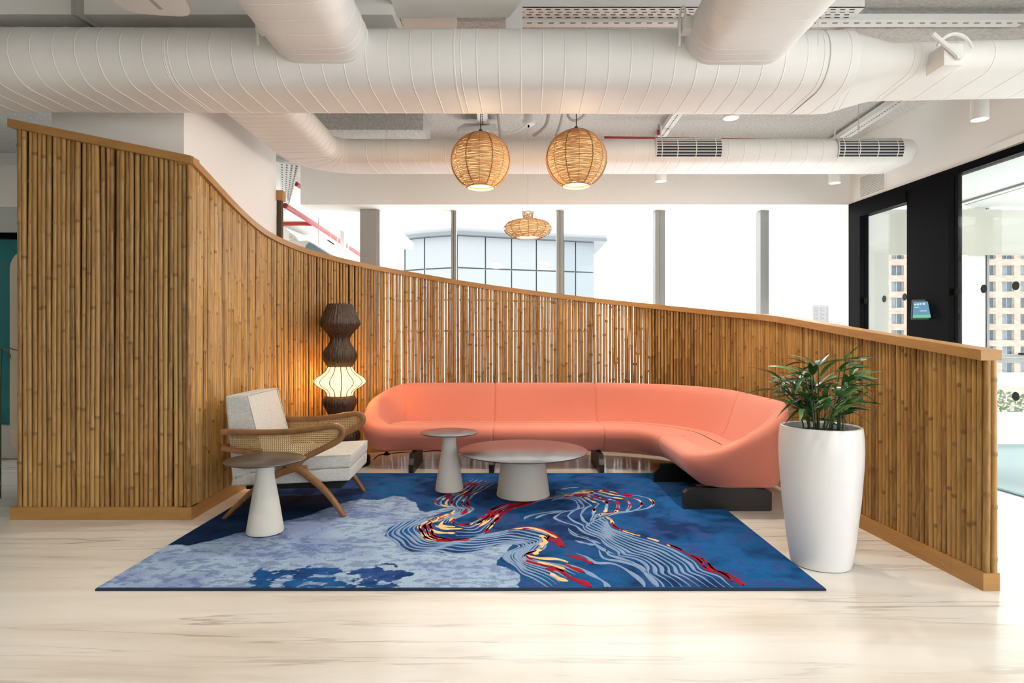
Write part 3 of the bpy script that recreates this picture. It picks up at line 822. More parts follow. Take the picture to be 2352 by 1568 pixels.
def bfun(j):
    u, w = base_o[j]
    if n_f <= j < n_f + 26 or j >= 2 * n_f + 26:
        q_ = w
    elif j < n_f: return 0.0
    else: q_ = DW
    ud = min(u, UT - u)
    q_ = w + (max(0, ud - 0.1) * 0.9 if w > DW - 0.3 else 0)
    t_ = min(1.0, q_ / 0.92)
    if u < UT / 2:
        t_ = min(1.0, (w * 0.88 + max(0.0, ud - 0.06) * (1.0 if w > DW - 0.4 else 0)) / 1.12)
        return math.sin(math.pi / 2 * t_)
    return 0.45 * t_ + 0.55 * t_ * t_ * (3 - 2 * t_)
B_ = [bfun(j) for j in range(NP)]
spec = [  # f, b, e insets, corner radius, z front, z back
    (0.385, 0.385, 0.50, 0.01, 0.175, 0.175),
    (0.20, 0.13, 0.17, 0.12, 0.172, 0.172),
    (0.12, 0.085, 0.10, 0.17, 0.185, 0.185),
    (0.055, 0.055, 0.05, 0.26, 0.235, 0.24),
    (0.012, 0.040, 0.012, 0.30, 0.31, 0.34),
    (0.0, 0.020, 0.0, 0.32, 0.352, 0.52),
    (0.010, 0.0, 0.0, 0.32, 0.388, 0.68),
    (0.028, 0.0, 0.012, 0.31, 0.407, 0.745),
    (0.05, 0.018, 0.035, 0.29, 0.414, 0.778),
    (0.08, 0.045, 0.07, 0.265, 0.416, 0.787),
    (0.12, 0.072, 0.11, 0.24, 0.416, 0.772),
    (0.145, 0.10, 0.145, 0.185, 0.416, 0.715),
    (0.165, 0.135, 0.18, 0.17, 0.415, 0.60),
    (0.185, 0.175, 0.215, 0.15, 0.412, 0.48),
    (0.20, 0.212, 0.24, 0.13, 0.408, 0.405),
    (0.215, 0.222, 0.25, 0.12, 0.403, 0.385),
    (0.235, 0.232, 0.262, 0.11, 0.406, 0.404),
    (0.27, 0.27, 0.30, 0.08, 0.410, 0.412),
    (0.385, 0.385, 0.55, 0.01, 0.413, 0.413)]
rings = []; uof = []
for (fi, bi, ei, rc, zf_, zb2) in spec:
    o_ = outline(fi, bi, ei, rc)
    ring = []
    for j, (u, w) in enumerate(o_):
        b_ = B_[j]
        ring.append((u, w, zf_ + (zb2 - zf_) * b_))
    rings.append(ring)
JUNC = 15
bm2 = bmesh.new()
gv = [[bm2.verts.new(smap(*p)) for p in ring] for ring in rings]
bm2.verts.ensure_lookup_table()
for i in range(len(rings) - 1):
    for j in range(NP):
        k = (j + 1) % NP
        try: bm2.faces.new([gv[i][j], gv[i][k], gv[i + 1][k], gv[i + 1][j]])
        except Exception: pass
bm2.normal_update()
nrmv = [[v_.normal.copy() for v_ in row] for row in gv]
for i, ring in enumerate(rings):
    for j in range(NP):
        u = base_o[j][0]
        if j < n_f or (n_f + 26 <= j < 2 * n_f + 26):
            d = min(abs(u - s_) for s_ in seams)
            dep = 0.012 if d < 0.001 else (0.006 if d < 0.006 else (0.0015 if d < 0.013 else 0))
            if 0 < i < len(rings) - 1 and dep: gv[i][j].co -= nrmv[i][j] * dep
# soft crease where back meets seat
cobj = [[v_.co.copy() for v_ in row] for row in gv]
bm2.free()
so = (0.3, 6.0, 0.0)
sofa = thing('curved_sofa', 'long coral pink curved sofa with rounded ends on black legs', 'sofa', so)
bounds = [-1, 1.29, U1, U2, 99]
def ucls(u):
    for k in range(4):
        if u < bounds[k + 1]: return k
parts = {}
for i in range(len(rings) - 1):
    for j in range(NP):
        k = (j + 1) % NP
        um = (base_o[j][0] + base_o[k][0]) / 2
        front = (B_[j] + B_[k]) / 2 < 0.02 and j < n_f
        kind_ = 'seat' if (i >= JUNC or front or i < 2) else 'backrest'
        d_ = parts.setdefault((ucls(um), kind_), MB())
        d_.add([cobj[i][j], cobj[i][k], cobj[i + 1][k], cobj[i + 1][j]], [(0, 1, 2, 3)])
for (k, kd), mb in sorted(parts.items()):
    o = mb.build(kd, M_coral, sofa, so, None)
    b3 = bmesh.new(); b3.from_mesh(o.data); bmesh.ops.remove_doubles(b3, verts=b3.verts, dist=1e-5)
    bmesh.ops.recalc_face_normals(b3, faces=b3.faces)
    b3.to_mesh(o.data); b3.free()
    o.data.polygons.foreach_set('use_smooth', [True] * len(o.data.polygons))
def leg_panel(uc, ang=None):
    # S-profiled board across the sofa depth
    prof = [(0.0, 0.0), (0.0, 0.10), (0.012, 0.125), (0.045, 0.155), (0.05, 0.178), (0.64, 0.178), (0.64, 0.0)]
    return prof
def sofa_leg(c, d, nrm_, w0, wlen, hgt=0.176, rev=False):
    """board of thickness 0.045 from point c along direction d"""
    prof = [(0.012, 0.0), (0.0, 0.012), (0.0, 0.085), (0.015, 0.108), (0.048, 0.135), (0.055, hgt), (wlen - 0.03, hgt), (wlen, hgt - 0.035), (wlen, 0.0)]
    t_ = 0.0225
    a = [(c[0] + d[0] * p + nrm_[0] * t_, c[1] + d[1] * p + nrm_[1] * t_, z) for p, z in prof]
    b = [(c[0] + d[0] * p - nrm_[0] * t_, c[1] + d[1] * p - nrm_[1] * t_, z) for p, z in prof]
    m = MB(); m.loft([a, b])
    m.build('leg', M_darkleg, sofa, so, 25)
for X in (-0.935, -0.19, 0.83):
    sofa_leg((X, 5.655), (0, 1), (1, 0), 0, 0.60)
sofa_leg((1.225, 5.30), (1, 0), (0, 1), 0, 0.62, 0.17)
# the end leg is a broad board seen from its face
m = MB()
prof = [(1.25, 0.010), (1.262, 0.0), (1.872, 0.0), (1.886, 0.010), (1.886, 0.135), (1.86, 0.152), (1.76, 0.166), (1.56, 0.171), (1.36, 0.166), (1.275, 0.152), (1.25, 0.130)]
m.loft([[(x, 4.44, z) for x, z in prof], [(x, 4.50, z) for x, z in prof]])
m.build('leg', M_darkleg, sofa, so, 25)

# ================================================================== TABLES
def table(name, label, loc, r_top, h_, base, group=None):
    t_ = thing(name, label, 'table', loc, group=group)
    m = MB(); m.lathe([(0.0, h_ - 0.010), (r_top - 0.006, h_ - 0.010), (r_top, h_ - 0.005), (r_top, h_ - 0.002), (r_top - 0.003, h_), (0.0, h_)], n=64)
    m.build('tabletop', M_top, t_)
    MB().lathe(base, n=48).build('pedestal', M_stone, t_)
    rb = base[0][0]
    for k in range(4):
        a = math.radians(-100 + 90 * k)
        c, s_ = math.cos(a), math.sin(a)
        m = MB()
        m.rhexa([(c * (rb - 0.03) - s_ * 0.022 * sx, s_ * (rb - 0.03) + c * 0.022 * sx, z) if rad else (c * (rb - 0.004) - s_ * 0.022 * sx, s_ * (rb - 0.004) + c * 0.022 * sx, z)
                 for z in (0.0, 0.008) for (rad, sx) in ((0, -1), (0, 1), (1, 1), (1, -1))], 0.001, 1)
        m.build('foot', M_blackm, t_)
    return t_
ped = [(0.113, 0.006), (0.114, 0.012), (0.112, 0.03), (0.085, 0.20), (0.066, 0.31), (0.059, 0.345), (0.0565, 0.37), (0.056, 0.457), (0.05, 0.457)]
g1 = G(609, 1222, RZ)
table('side_table', 'small round side table with dark top and white cone base, in front of the armchair', g1, 0.246, 0.468, ped, 'round pedestal side tables')
g2 = G(1032, 1126, RZ)
table('side_table', 'small round side table with white cone base, between armchair and coffee table', g2, 0.235, 0.478, [(r, z * 0.478 / 0.468) for r, z in ped], 'round pedestal side tables')
g3 = G(1201.5, 1137, RZ)
table('coffee_table', 'wide round low coffee table with dark top and white tapered base', g3, 0.507, 0.358,
      [(0.209, 0.006), (0.210, 0.014), (0.205, 0.04), (0.185, 0.20), (0.168, 0.30), (0.162, 0.33), (0.160, 0.347), (0.14, 0.347)])

# ================================================================== ARMCHAIR
ch = thing('lounge_armchair', 'wooden lounge armchair with pale linen cushions and cane arms', 'chair', (-1.58, 4.585, RZ), math.radians(2.5))
def cl(px, py): return ((px - CX) / 331.4 + 1.58, H - (py - CY) / 331.4 - RZ)
arm_px = [(508, 991), (550, 991), (591, 992), (640, 991.5), (680, 989), (720, 984), (750, 979.5), (768, 979), (779, 985), (782, 995), (776, 1008), (762, 1018), (746, 1026), (717, 1040), (698, 1049), (684, 1061), (676, 1072)]
low_px = [(508, 1028), (535, 1032), (572, 1038), (610, 1047), (640, 1058), (664, 1070)]
fleg_px = [(664, 1066), (684, 1078), (709, 1098), (739, 1125), (764, 1156), (785, 1188)]
rleg_px = [(678, 1072), (657, 1079), (632, 1089), (602, 1107), (572, 1131), (543, 1158), (513, 1188)]
def sweep2(name, pts, half, thick, y, m, par=None, n=5, taper=None):
    c = catmull([Vector((p[0], 0, p[1])) for p in pts], n)
    rings = []
    for i, p in enumerate(c):
        t_ = (c[min(i + 1, len(c) - 1)] - c[max(i - 1, 0)]).normalized()
        nn = Vector((-t_.z, 0, t_.x))
        hh = half if taper is None else half * (taper[0] + (taper[1] - taper[0]) * i / (len(c) - 1))
        ring = []
        for k in range(12):
            a = 2 * math.pi * k / 12
            ca_, sa = math.cos(a), math.sin(a)
            e_ = 0.6
            ca_ = math.copysign(abs(ca_) ** e_, ca_); sa = math.copysign(abs(sa) ** e_, sa)
            q_ = p + nn * hh * ca_
            ring.append((q_.x, y + thick / 2 * sa, q_.z))
        rings.append(ring)
    return MB().loft(rings).build(name, m, par or ch, None, 40)
for sgn in (-1, 1):
    y = 0.35 * sgn
    sweep2('armrest', [cl(*p) for p in arm_px], 0.0205, 0.045, y, M_walnut)
    sweep2('side_rail', [cl(*p) for p in low_px], 0.018, 0.040, y, M_walnut)
    sweep2('leg', [cl(*p) for p in fleg_px], 0.023, 0.038, y, M_walnut, taper=(1.35, 0.72))
    sweep2('leg', [cl(*p) for p in rleg_px], 0.023, 0.038, y, M_walnut, taper=(1.3, 0.60))
    # woven cane in the arm opening: upright, level and slanting strands
    top = [cl(*p) for p in arm_px[:11]]
    bot = [cl(*p) for p in low_px[:4]] + [cl(700, 1047), cl(730, 1034), cl(760, 1020), cl(780, 1004)]
    tx_, tz = zip(*[p for p in top if True][:10]); bx_, bz = zip(*bot)
    def zt_(x): return float(np.interp(x, tx_, tz)) - 0.014
    def zb_f(x): return float(np.interp(x, bx_, bz)) + 0.012
    x0c, x1c = cl(528, 0)[0], cl(778, 0)[0]
    m = MB()
    yy = y - 0.004 * sgn
    st = 0.0135
    nk = int((x1c - x0c) / st)
    for k in range(nk + 1):
        x = x0c + st * k
        zl, zh = zb_f(x), zt_(x)
        if zh - zl > 0.012:
            m.box(x - 0.0026, x + 0.0026, yy - 0.001, yy + 0.001, zl, zh)
    zz_ = 0.36
    while zz_ < 0.62:
        run = None
        for k in range(nk + 2):
            x = x0c + st * k
            ok = k <= nk and zb_f(x) < zz_ < zt_(x)
            if ok and run is None: run = x
            if not ok and run is not None:
                if x - run > st * 1.5: m.box(run, x - st, yy - 0.0016, yy + 0.0016, zz_ - 0.0026, zz_ + 0.0026)
                run = None
        zz_ += st
    for d in (-1, 1):
        for k in range(-24, nk + 24):
            xs = x0c + st * (k + 0.5)
            z_ = 0.34; seg_ = None
            for q_ in range(48):
                x = xs + d * q_ * st * 0.5; z2 = 0.36 + q_ * st * 0.5
                ok = x0c < x < x1c and zb_f(x) < z2 < zt_(x)
                if ok and seg_ is None: seg_ = (x, z2)
                if (not ok or q_ == 47) and seg_ is not None:
                    xe, ze = x - d * st * 0.5, z2 - st * 0.5
                    if abs(xe - seg_[0]) > st * 0.4:
                        ox_, oz_ = 0.0013, -0.0013 * d
                        m.add([(seg_[0] - ox_, yy + 0.0005, seg_[1] - oz_), (seg_[0] + ox_, yy + 0.0005, seg_[1] + oz_), (xe + ox_, yy + 0.0005, ze + oz_), (xe - ox_, yy + 0.0005, ze - oz_)], [(0, 1, 2, 3)])
                    seg_ = None
    o = m.build('cane_panel', M_cane, ch, None, None)
    o['kind'] = 'stuff'
xr = cl(509, 0)[0]
for zc in (cl(0, 991)[1], cl(0, 1028)[1]):
    MB().rbox(xr - 0.012, xr + 0.02, -0.355, 0.355, zc - 0.016, zc + 0.016, 0.008, 3).build('back_rail', M_walnut, ch)
for xx, zc in ((cl(640, 0)[0], 0.34), (cl(690, 0)[0], 0.33)):
    MB().rbox(xx - 0.02, xx + 0.02, -0.35, 0.35, zc - 0.02, zc + 0.02, 0.006, 2).build('cross_rail', M_walnut, ch)
# cushions
YA, YB = -0.305, 0.315
def cush(p, bev, name):
    """p: four (x, z) corners rear-bottom, front-bottom, front-top, rear-top"""
    c = [(p[0][0], YA, p[0][1]), (p[1][0], YA, p[1][1]), (p[1][0], YB, p[1][1]), (p[0][0], YB, p[0][1]),
         (p[3][0], YA, p[3][1]), (p[2][0], YA, p[2][1]), (p[2][0], YB, p[2][1]), (p[3][0], YB, p[3][1])]
    return MB().rhexa(c, bev, 4).build(name, M_linen, ch, None, 50)
fx = 0.432
seat = cush([(-0.395, 0.205), (fx - 0.005, 0.238), (fx, 0.329), (-0.38, 0.292)], 0.018, 'seat_base')
seat2 = cush([(-0.36, 0.293), (fx, 0.330), (fx + 0.006, 0.424), (-0.34, 0.385)], 0.024, 'seat_cushion')
back = cush([(-0.385, 0.215), (-0.155, 0.36), (-0.285, 0.845), (-0.435, 0.838)], 0.022, 'back_cushion')
pipe = MB()
for yy in (YA + 0.004, YB - 0.004):
    pipe.tube([(-0.285 + 0.004, yy, 0.845), (-0.225, yy, 0.62), (-0.17, yy, 0.42)], 0.004, 6)
pipe.tube([(-0.283, YA + 0.01, 0.843), (-0.283, YB - 0.01, 0.843)], 0.004, 6)
pipe.build('piping', M_linen, back)
pipe = MB()
pipe.tube([(-0.1, YA + 0.002, 0.40), (fx, YA + 0.004, 0.418), (fx, YB - 0.004, 0.418)], 0.004, 6)
pipe.build('piping', M_linen, seat2)
MB().box(-0.30, 0.36, YA + 0.03, YB - 0.03, 0.180, 0.225).build('underside', M_blackm, ch)

# ================================================================== FLOOR LAMP
lc = (-1.71, 6.08)
lamp = thing('floor_lamp', 'tall floor lamp of dark fibre bulges with one glowing cream shade', 'lamp', (lc[0], lc[1], 0))
K = F / lc[1]
def lz_(py): return H + (CY - py) / K
def lpf(rows): return [(r / K, lz_(y)) for y, r in rows]
def smoothprof(rows, n=5):
    c = catmull([Vector((r, z, 0)) for r, z in lpf(rows)], n)
    return [(p.x, p.y) for p in c]
def fluted(prof, n=160, amp=0.0028):
    rings = []
    for r, z in prof:
        rings.append([((r + amp * (math.cos(40 * 2 * math.pi * k / n) + 0.5 * math.sin(k * 7.3))) * math.cos(2 * math.pi * k / n), (r + amp * (math.cos(40 * 2 * math.pi * k / n) + 0.5 * math.sin(k * 7.3))) * math.sin(2 * math.pi * k / n), z) for k in range(n)])
    return MB().loft(rings, True, False)
fluted(smoothprof([(698, 26.8), (715, 34), (739, 44.6), (750, 42), (762, 31), (774, 22.5), (782, 21.5), (791, 25), (804, 34), (815, 37.5), (828, 35), (842, 26.8)])).build('upper_shade', M_fibre, lamp, None, 80)
MB().lathe([(0, lz_(700)), (26 / K, lz_(700))], n=40).build('top_disc', M_fibre, lamp)
MB().lathe([(0.004, lz_(700)), (0.004, lz_(694)), (0, lz_(694))], n=10).build('finial', M_black, lamp)
shp = smoothprof([(842, 27), (852, 33), (860, 42), (868, 54), (877, 58), (886, 49), (894, 36), (901, 30.5), (908, 29)])
shd = MB().lathe(shp, n=48).build('lit_shade', M_shade, lamp, None, 80)
for k in range(14):
    a = 2 * math.pi * (k + 0.25) / 14
    MB().tube([((r + 0.001) * math.cos(a), (r + 0.001) * math.sin(a), z) for r, z in shp], 0.0045, 5).build('shade_rib', mat('shade_rib', (0.12, 0.06, 0.015), 0.7) if k == 0 else MATS['shade_rib'], shd)
fluted(smoothprof([(908, 30.5), (916, 36), (924, 37.5), (936, 33), (950, 25.5), (960, 23), (972, 28), (988, 41), (1000, 45), (1012, 42), (1026, 33), (1036, 28)])).build('lower_shade', M_fibre, lamp, None, 80)
MB().lathe([(0, 0.085), (0.28, 0.085), (0.292, 0.078), (0.295, 0.07), (0.295, 0.004), (0.29, 0.0), (0, 0)], n=56).build('base', M_blackm, lamp)
MB().lathe([(0.06, 0.085), (0.06, 0.13), (0.1, 0.14)], n=24).build('stem', M_black, lamp)
ll = bpy.data.lights.new('floor_lamp_bulb', 'POINT'); ll.energy = 40; ll.color = (1.0, 0.52, 0.18); ll.shadow_soft_size = 0.06
lo = bpy.data.objects.new('floor_lamp_bulb', ll); lo.location = (0.0, 0.0, lz_(876)); COL.objects.link(lo); lo.parent = lamp
# flex and foot switch
cd = thing('lamp_flex', 'thin black lamp flex with foot switch along the baseboard', 'cable', (-1.3, 6.3, 0.0))
og = (-1.3, 6.3, 0.0)
pts = [G(858, 1056), G(870, 1046), G(888, 1043), G(905, 1041), G(930, 1039), G(965, 1038), G(1000, 1035.5), G(1020, 1036.5), G(1060, 1040), G(1100, 1044)]
MB().tube(catmull([p + Vector((0, 0, 0.004)) for p in pts], 5), 0.0045, 6).build('flex', M_black, cd, og)
gs = G(888, 1044)
MB().lathe([(0, 0.036), (0.014, 0.036), (0.016, 0.03), (0.016, 0.022), (0.032, 0.016), (0.036, 0.006), (0.036, 0), (0, 0)], (gs.x, gs.y), 20).build('foot_switch', M_black, cd, og)

# ================================================================== PLANTER
pc = (1.72, 3.41)
pot = thing('tall_planter', 'tall tapered glossy white planter at the right corner of the rug', 'planter', (*pc, 0))
MB().lathe([(0, 0.0), (0.145, 0.0), (0.154, 0.006), (0.158, 0.02), (0.178, 0.16), (0.200, 0.36), (0.213, 0.54), (0.2165, 0.63), (0.215, 0.70), (0.210, 0.755), (0.207, 0.765), (0.200, 0.768), (0.190, 0.762), (0.188, 0.74), (0.186, 0.70), (0, 0.70)], n=64).build('body', M_pot, pot)
so_ = MB()
rs = random.Random(5)
for i in range(7):
    pass
rings = []
for i, r in enumerate([0.188, 0.15, 0.10, 0.05, 0.002]):
    rings.append([(r * math.cos(2 * math.pi * k / 24), r * math.sin(2 * math.pi * k / 24), 0.715 + rs.uniform(0, 0.018) + 0.01 * i / 4) for k in range(24)])
MB().loft(rings).build('soil', M_soil, pot)
def leaf_mesh(name, L_, wd, droop, fold=0.25):
    m = MB(); n = 9
    rings = []
    for i in range(n + 1):
        t_ = i / n
        w = wd * (math.sin(math.pi * min(1, t_ ** 0.8 * 0.98 + 0.02)) ** 0.8) * 0.5 + 0.0008
        x = L_ * (t_ - 0.08 * droop * t_ * t_); z = -droop * L_ * t_ * t_
        rings.append([(x, w, z + fold * w), (x, 0, z), (x, -w, z + fold * w)])
    m.loft(rings, closed=False)
    me_ = m.build(name, M_leaf, None, None, 80, link=False).data
    return me_
leafs = [leaf_mesh('leaf', 0.18, 0.028, 0.35), leaf_mesh('leaf', 0.15, 0.030, 0.20), leaf_mesh('leaf', 0.21, 0.026, 0.55), leaf_mesh('leaf', 0.13, 0.034, 0.1)]
plant = thing('potted_palm', 'bushy dark green lady palm with narrow arching leaves in the white planter', 'plant', (pc[0], pc[1], 0.72))
rl = random.Random(21)
def put_leaf(p, az, el, roll, sc, me_, parent):
    o = bpy.data.objects.new('leaf', me_)
    o.location = p
    o.rotation_euler = (Matrix.Rotation(az, 3, 'Z') @ Matrix.Rotation(-el, 3, 'Y') @ Matrix.Rotation(roll, 3, 'X')).to_euler()
    o.scale = (sc, sc, sc)
    COL.objects.link(o); o.parent = parent
    return o
M_stem = mat('palm_stem', (0.05, 0.07, 0.025), 0.6)
for k in range(26):
    a = 2 * math.pi * k * 0.382 + rl.uniform(-.3, .3)
    r0 = rl.uniform(0.01, 0.12)
    hh = rl.uniform(0.10, 0.34) if k > 5 else rl.uniform(0.32, 0.42)
    lean = rl.uniform(0.03, 0.17) * (0.45 if k <= 5 else 1)
    base = Vector((r0 * math.cos(a), r0 * math.sin(a), 0))
    tip = base + Vector((lean * math.cos(a), lean * math.sin(a) * 0.8, hh))
    midp = base.lerp(tip, 0.5) + Vector((-lean * 0.2 * math.cos(a), -lean * 0.2 * math.sin(a), 0.01))
    cp_ = catmull([base, midp, tip], 4)
    MB().tube(cp_, [0.0045] * 4 + [0.0035] * 4 + [0.003], 6).build('stem', M_stem, plant)
    nl = rl.randint(3, 5)
    for q_ in range(nl):
        aa = a + (q_ - (nl - 1) / 2) * rl.uniform(0.5, 0.9)
        put_leaf(tip, aa, rl.uniform(0.05, 0.9), rl.uniform(-0.6, 0.6), rl.uniform(0.75, 1.05), rl.choice(leafs), plant)
    for q_ in range(3):
        put_leaf(cp_[3 + q_], a + rl.uniform(-1.6, 1.6), rl.uniform(0.35, 1.1), rl.uniform(-.6, .6), rl.uniform(0.75, 1.0), rl.choice(leafs), plant)
for (dx, dy, dz, az, el, sc_) in [(-0.05, -0.02, 0.30, 186, 0.22, 1.15), (-0.03, 0, 0.30, 150, 0.85, 1.0), (0.05, 0, 0.30, -4, 0.22, 1.15), (0.06, -0.03, 0.27, -16, 0.05, 1.1), (0.0, 0.0, 0.32, -75, 1.0, 0.9),
                            (-0.08, -0.02, 0.20, 196, 0.05, 1.0), (0.08, -0.02, 0.14, -8, 0.0, 1.1), (-0.02, 0.0, 0.36, 120, 0.9, 0.9), (0.03, 0.0, 0.30, 20, 0.45, 1.1), (-0.09, -0.05, 0.16, 205, 0.0, 0.8)]:
    put_leaf((dx, dy, dz), math.radians(az), el, rl.uniform(-.3, .3), sc_, leafs[2], plant)

# ================================================================== DUCTS
def oval(halfw, r, n=9):
    """flat-oval section in (lateral, vertical) counter-clockwise"""
    pts = []
    for k in range(n + 1): a = -90 + 180 * k / n; pts.append((halfw + r * math.cos(math.radians(a)), r * math.sin(math.radians(a))))
    for k in range(n + 1): a = 90 + 180 * k / n; pts.append((-halfw + r * math.cos(math.radians(a)), r * math.sin(math.radians(a))))
    return pts
def duct_mesh(path, sec, rib_at=(), rib_h=0.0022):
    """path: list of (x, y, z, halfw, r)"""
    n = len(path)
    fr_ = []
    for i in range(n):
        a = Vector(path[max(i - 1, 0)][:3]); b = Vector(path[min(i + 1, n - 1)][:3])
        t_ = (b - a).normalized(); lat = Vector((-t_.y, t_.x, 0)).normalized(); up_ = t_.cross(lat) * -1
        if up_.z < 0: up_ = -up_
        fr_.append((Vector(path[i][:3]), lat, up_, t_, path[i][3], path[i][4]))
    m = MB()
    m.loft([[p + lat * l_ + up_ * v_ for l_, v_ in oval(hw, r)] for p, lat, up_, t_, hw, r in fr_], True, True)
    # ribs
    d = [0]
    for i in range(1, n): d.append(d[-1] + (fr_[i][0] - fr_[i - 1][0]).length)
    rb = MB()
    for s_ in rib_at:
        if not 0 < s_ < d[-1]: continue
        i = 0
        while d[i + 1] < s_: i += 1
        u = (s_ - d[i]) / (d[i + 1] - d[i])
        p = fr_[i][0].lerp(fr_[i + 1][0], u); lat = fr_[i][1].lerp(fr_[i + 1][1], u).normalized(); t_ = fr_[i][3].lerp(fr_[i + 1][3], u).normalized()
        up_ = fr_[i][2]; hw = fr_[i][4] + (fr_[i + 1][4] - fr_[i][4]) * u; r = fr_[i][5] + (fr_[i + 1][5] - fr_[i][5]) * u
        rings = []
        for dt, e_ in ((-0.0045, 0.0), (-0.002, rib_h), (0.002, rib_h), (0.0045, 0.0)):
            rings.append([p + t_ * (dt + 0.03 * l_) + lat * l_ + up_ * v_ for l_, v_ in oval(hw, r + e_)])
        rb.loft(rings, True, False)
    return m, rb
def duct(name, label, path, ribs, loc):
    d_ = thing(name, label, 'duct', loc)
    m, rb = duct_mesh(path, None, ribs)
    m.build('shell', M_duct, d_, loc, 50)
    if rb.v: rb.build('seam_ribs', M_duct, d_, loc, 60)
    return d_
def fan(a, b, st): return list(np.arange(a, b, st))
# main duct (runs across, tapering at the right)
zc = 2.745 + 0.18
hw = 0.165
pth = []
for x in np.linspace(-4.6, 2.02, 24): pth.append((x, 3.865 + 0.007 * x, zc, hw, 0.18))
pth += [(2.05, 3.878, zc, hw, 0.178), (2.28, 3.80, 2.897, 0.187, 0.097), (2.34, 3.795, 2.896, 0.187, 0.094)]
for x in np.linspace(2.5, 4.0, 5): pth.append((x, 3.79 - 0.05 * (x - 2.4), 2.896, 0.187, 0.094))
main = duct('main_air_duct', 'big flat oval white air duct crossing the top of the view', pth, [r for r in fan(0.05, 6.6, 0.128)] + [4.27, 4.31, 2.6, 2.63, 6.42, 6.45, 6.68, 6.72, 6.96, 7.0, 7.2, 7.4, 7.6, 7.8, 8.0, 8.2], (0, 3.87, 2.9))
# two branch ducts coming towards the camera
def branch(X, w, label, zcb, r):
    p_ = [(X, y, zcb, w / 2 - r, r) for y in np.linspace(1.2, 3.66, 12)]
    # build along +Y
    return duct('branch_air_duct', label, p_, fan(0.06, 2.6, 0.15) + [2.30, 2.22], (X, 2.5, zcb))
b1 = branch(-1.10, 0.55, 'white branch duct coming out of the main duct at the left', 2.985, 0.145)
b2 = branch(1.30, 0.61, 'white branch duct coming out of the main duct at the right', 2.985, 0.145)
# rear duct with its return leg along the column
zr = 2.857 + 0.11
pth = [(-1.83, y, zr, 0.17, 0.11) for y in np.linspace(4.15, 5.42, 6)]
for k in range(1, 11):
    a = math.radians(180 - 9 * k); pth.append((-1.83 + 0.36 + 0.36 * math.cos(a), 5.42 + 0.36 * math.sin(a), zr, 0.17, 0.11))
for x in np.linspace(-1.3, 3.60, 20): pth.append((x, 5.78, zr, 0.17, 0.11))
pth += [(3.64, 5.78, zr, 0.17, 0.105), (3.668, 5.78, zr, 0.165, 0.08), (3.675, 5.78, zr, 0.15, 0.05)]
rear = duct('rear_air_duct', 'slimmer white air duct behind the wicker lamps with two grilles', pth, fan(0.05, 1.2, 0.09) + fan(1.3, 1.85, 0.11) + fan(2.0, 6.9, 0.142) + [4.72, 4.76], (1, 5.78, zr))
# grilles on the rear duct
for (xa_, xb_2, lab) in ((1.30, 1.895, None), (2.94, 3.53, None)):
    ro = (1, 5.78, zr)
    def gp(ang, e_=0.0):
        a = math.radians(ang); return (5.78 - 0.17 - (0.11 + e_) * math.cos(a), zr + (0.11 + e_) * math.sin(a))
    m = MB()
    rings = [[(x, *gp(-42 + 102 * k / 12, 0.004)) for k in range(13)] for x in (xa_, xb_2)]
    m.loft(rings, closed=False)
    gback = m.build('grille', M_slot, rear, ro, 60)
    for k in range(9):
        a0 = -40 + 100 * k / 8
        m = MB()
        m.loft([[(x, *gp(a0 - 1.8, 0.005)), (x, *gp(a0 - 1.8, 0.012)), (x, *gp(a0 + 1.8, 0.012)), (x, *gp(a0 + 1.8, 0.005))] for x in (xa_, xb_2)])
        m.build('slat', M_duct, gback, None, 40)
        gback.children[-1].data.transform(Matrix.Translation((-ro[0], -ro[1], -ro[2])))
    for x in (xa_ + 0.0, xa_ + 0.05, xa_ + (xb_2 - xa_) * 0.32, xa_ + (xb_2 - xa_) * 0.6, xb_2 - 0.06, xb_2 - 0.006):
        m = MB()
        m.loft([[(x - 0.004, *gp(-44 + 106 * k / 10, 0.013)) for k in range(11)], [(x + 0.004, *gp(-44 + 106 * k / 10, 0.013)) for k in range(11)]], closed=False)
        o = m.build('bar', M_duct, gback, ro, 60)
# damper levers
def damper(parent, org_, p, face, label=None):
    x, y, z = p
    s_ = face
    m = MB().rbox(x - 0.055, x + 0.055, y - 0.05, y + 0.10, z - 0.08, z + 0.04, 0.006, 2)
    d_ = m.build('damper_box', M_duct, parent, org_)
    m = MB()
    arcp = [(x + 0.10 * math.cos(math.radians(a)), y - 0.055, z - 0.02 + 0.11 * math.sin(math.radians(a))) for a in range(15, 170, 12)]
    m.tube(arcp, 0.010, 6); m.build('quadrant', M_duct, d_, org_)
    m = MB(); m.tube([(x + 0.03, y - 0.065, z - 0.05), (x - 0.13, y - 0.065, z + 0.085)], 0.014, 8); m.build('lever', M_duct, d_, org_)
    MB().tube([(x + 0.02, y - 0.048, z - 0.035), (x + 0.02, y - 0.075, z - 0.035)], 0.022, 10).build('pivot', M_duct, d_, org_)
dp = P(2188, 118, 3.40)
damper(main, (0, 3.87, 2.9), (dp.x, 3.44, dp.z), 1)
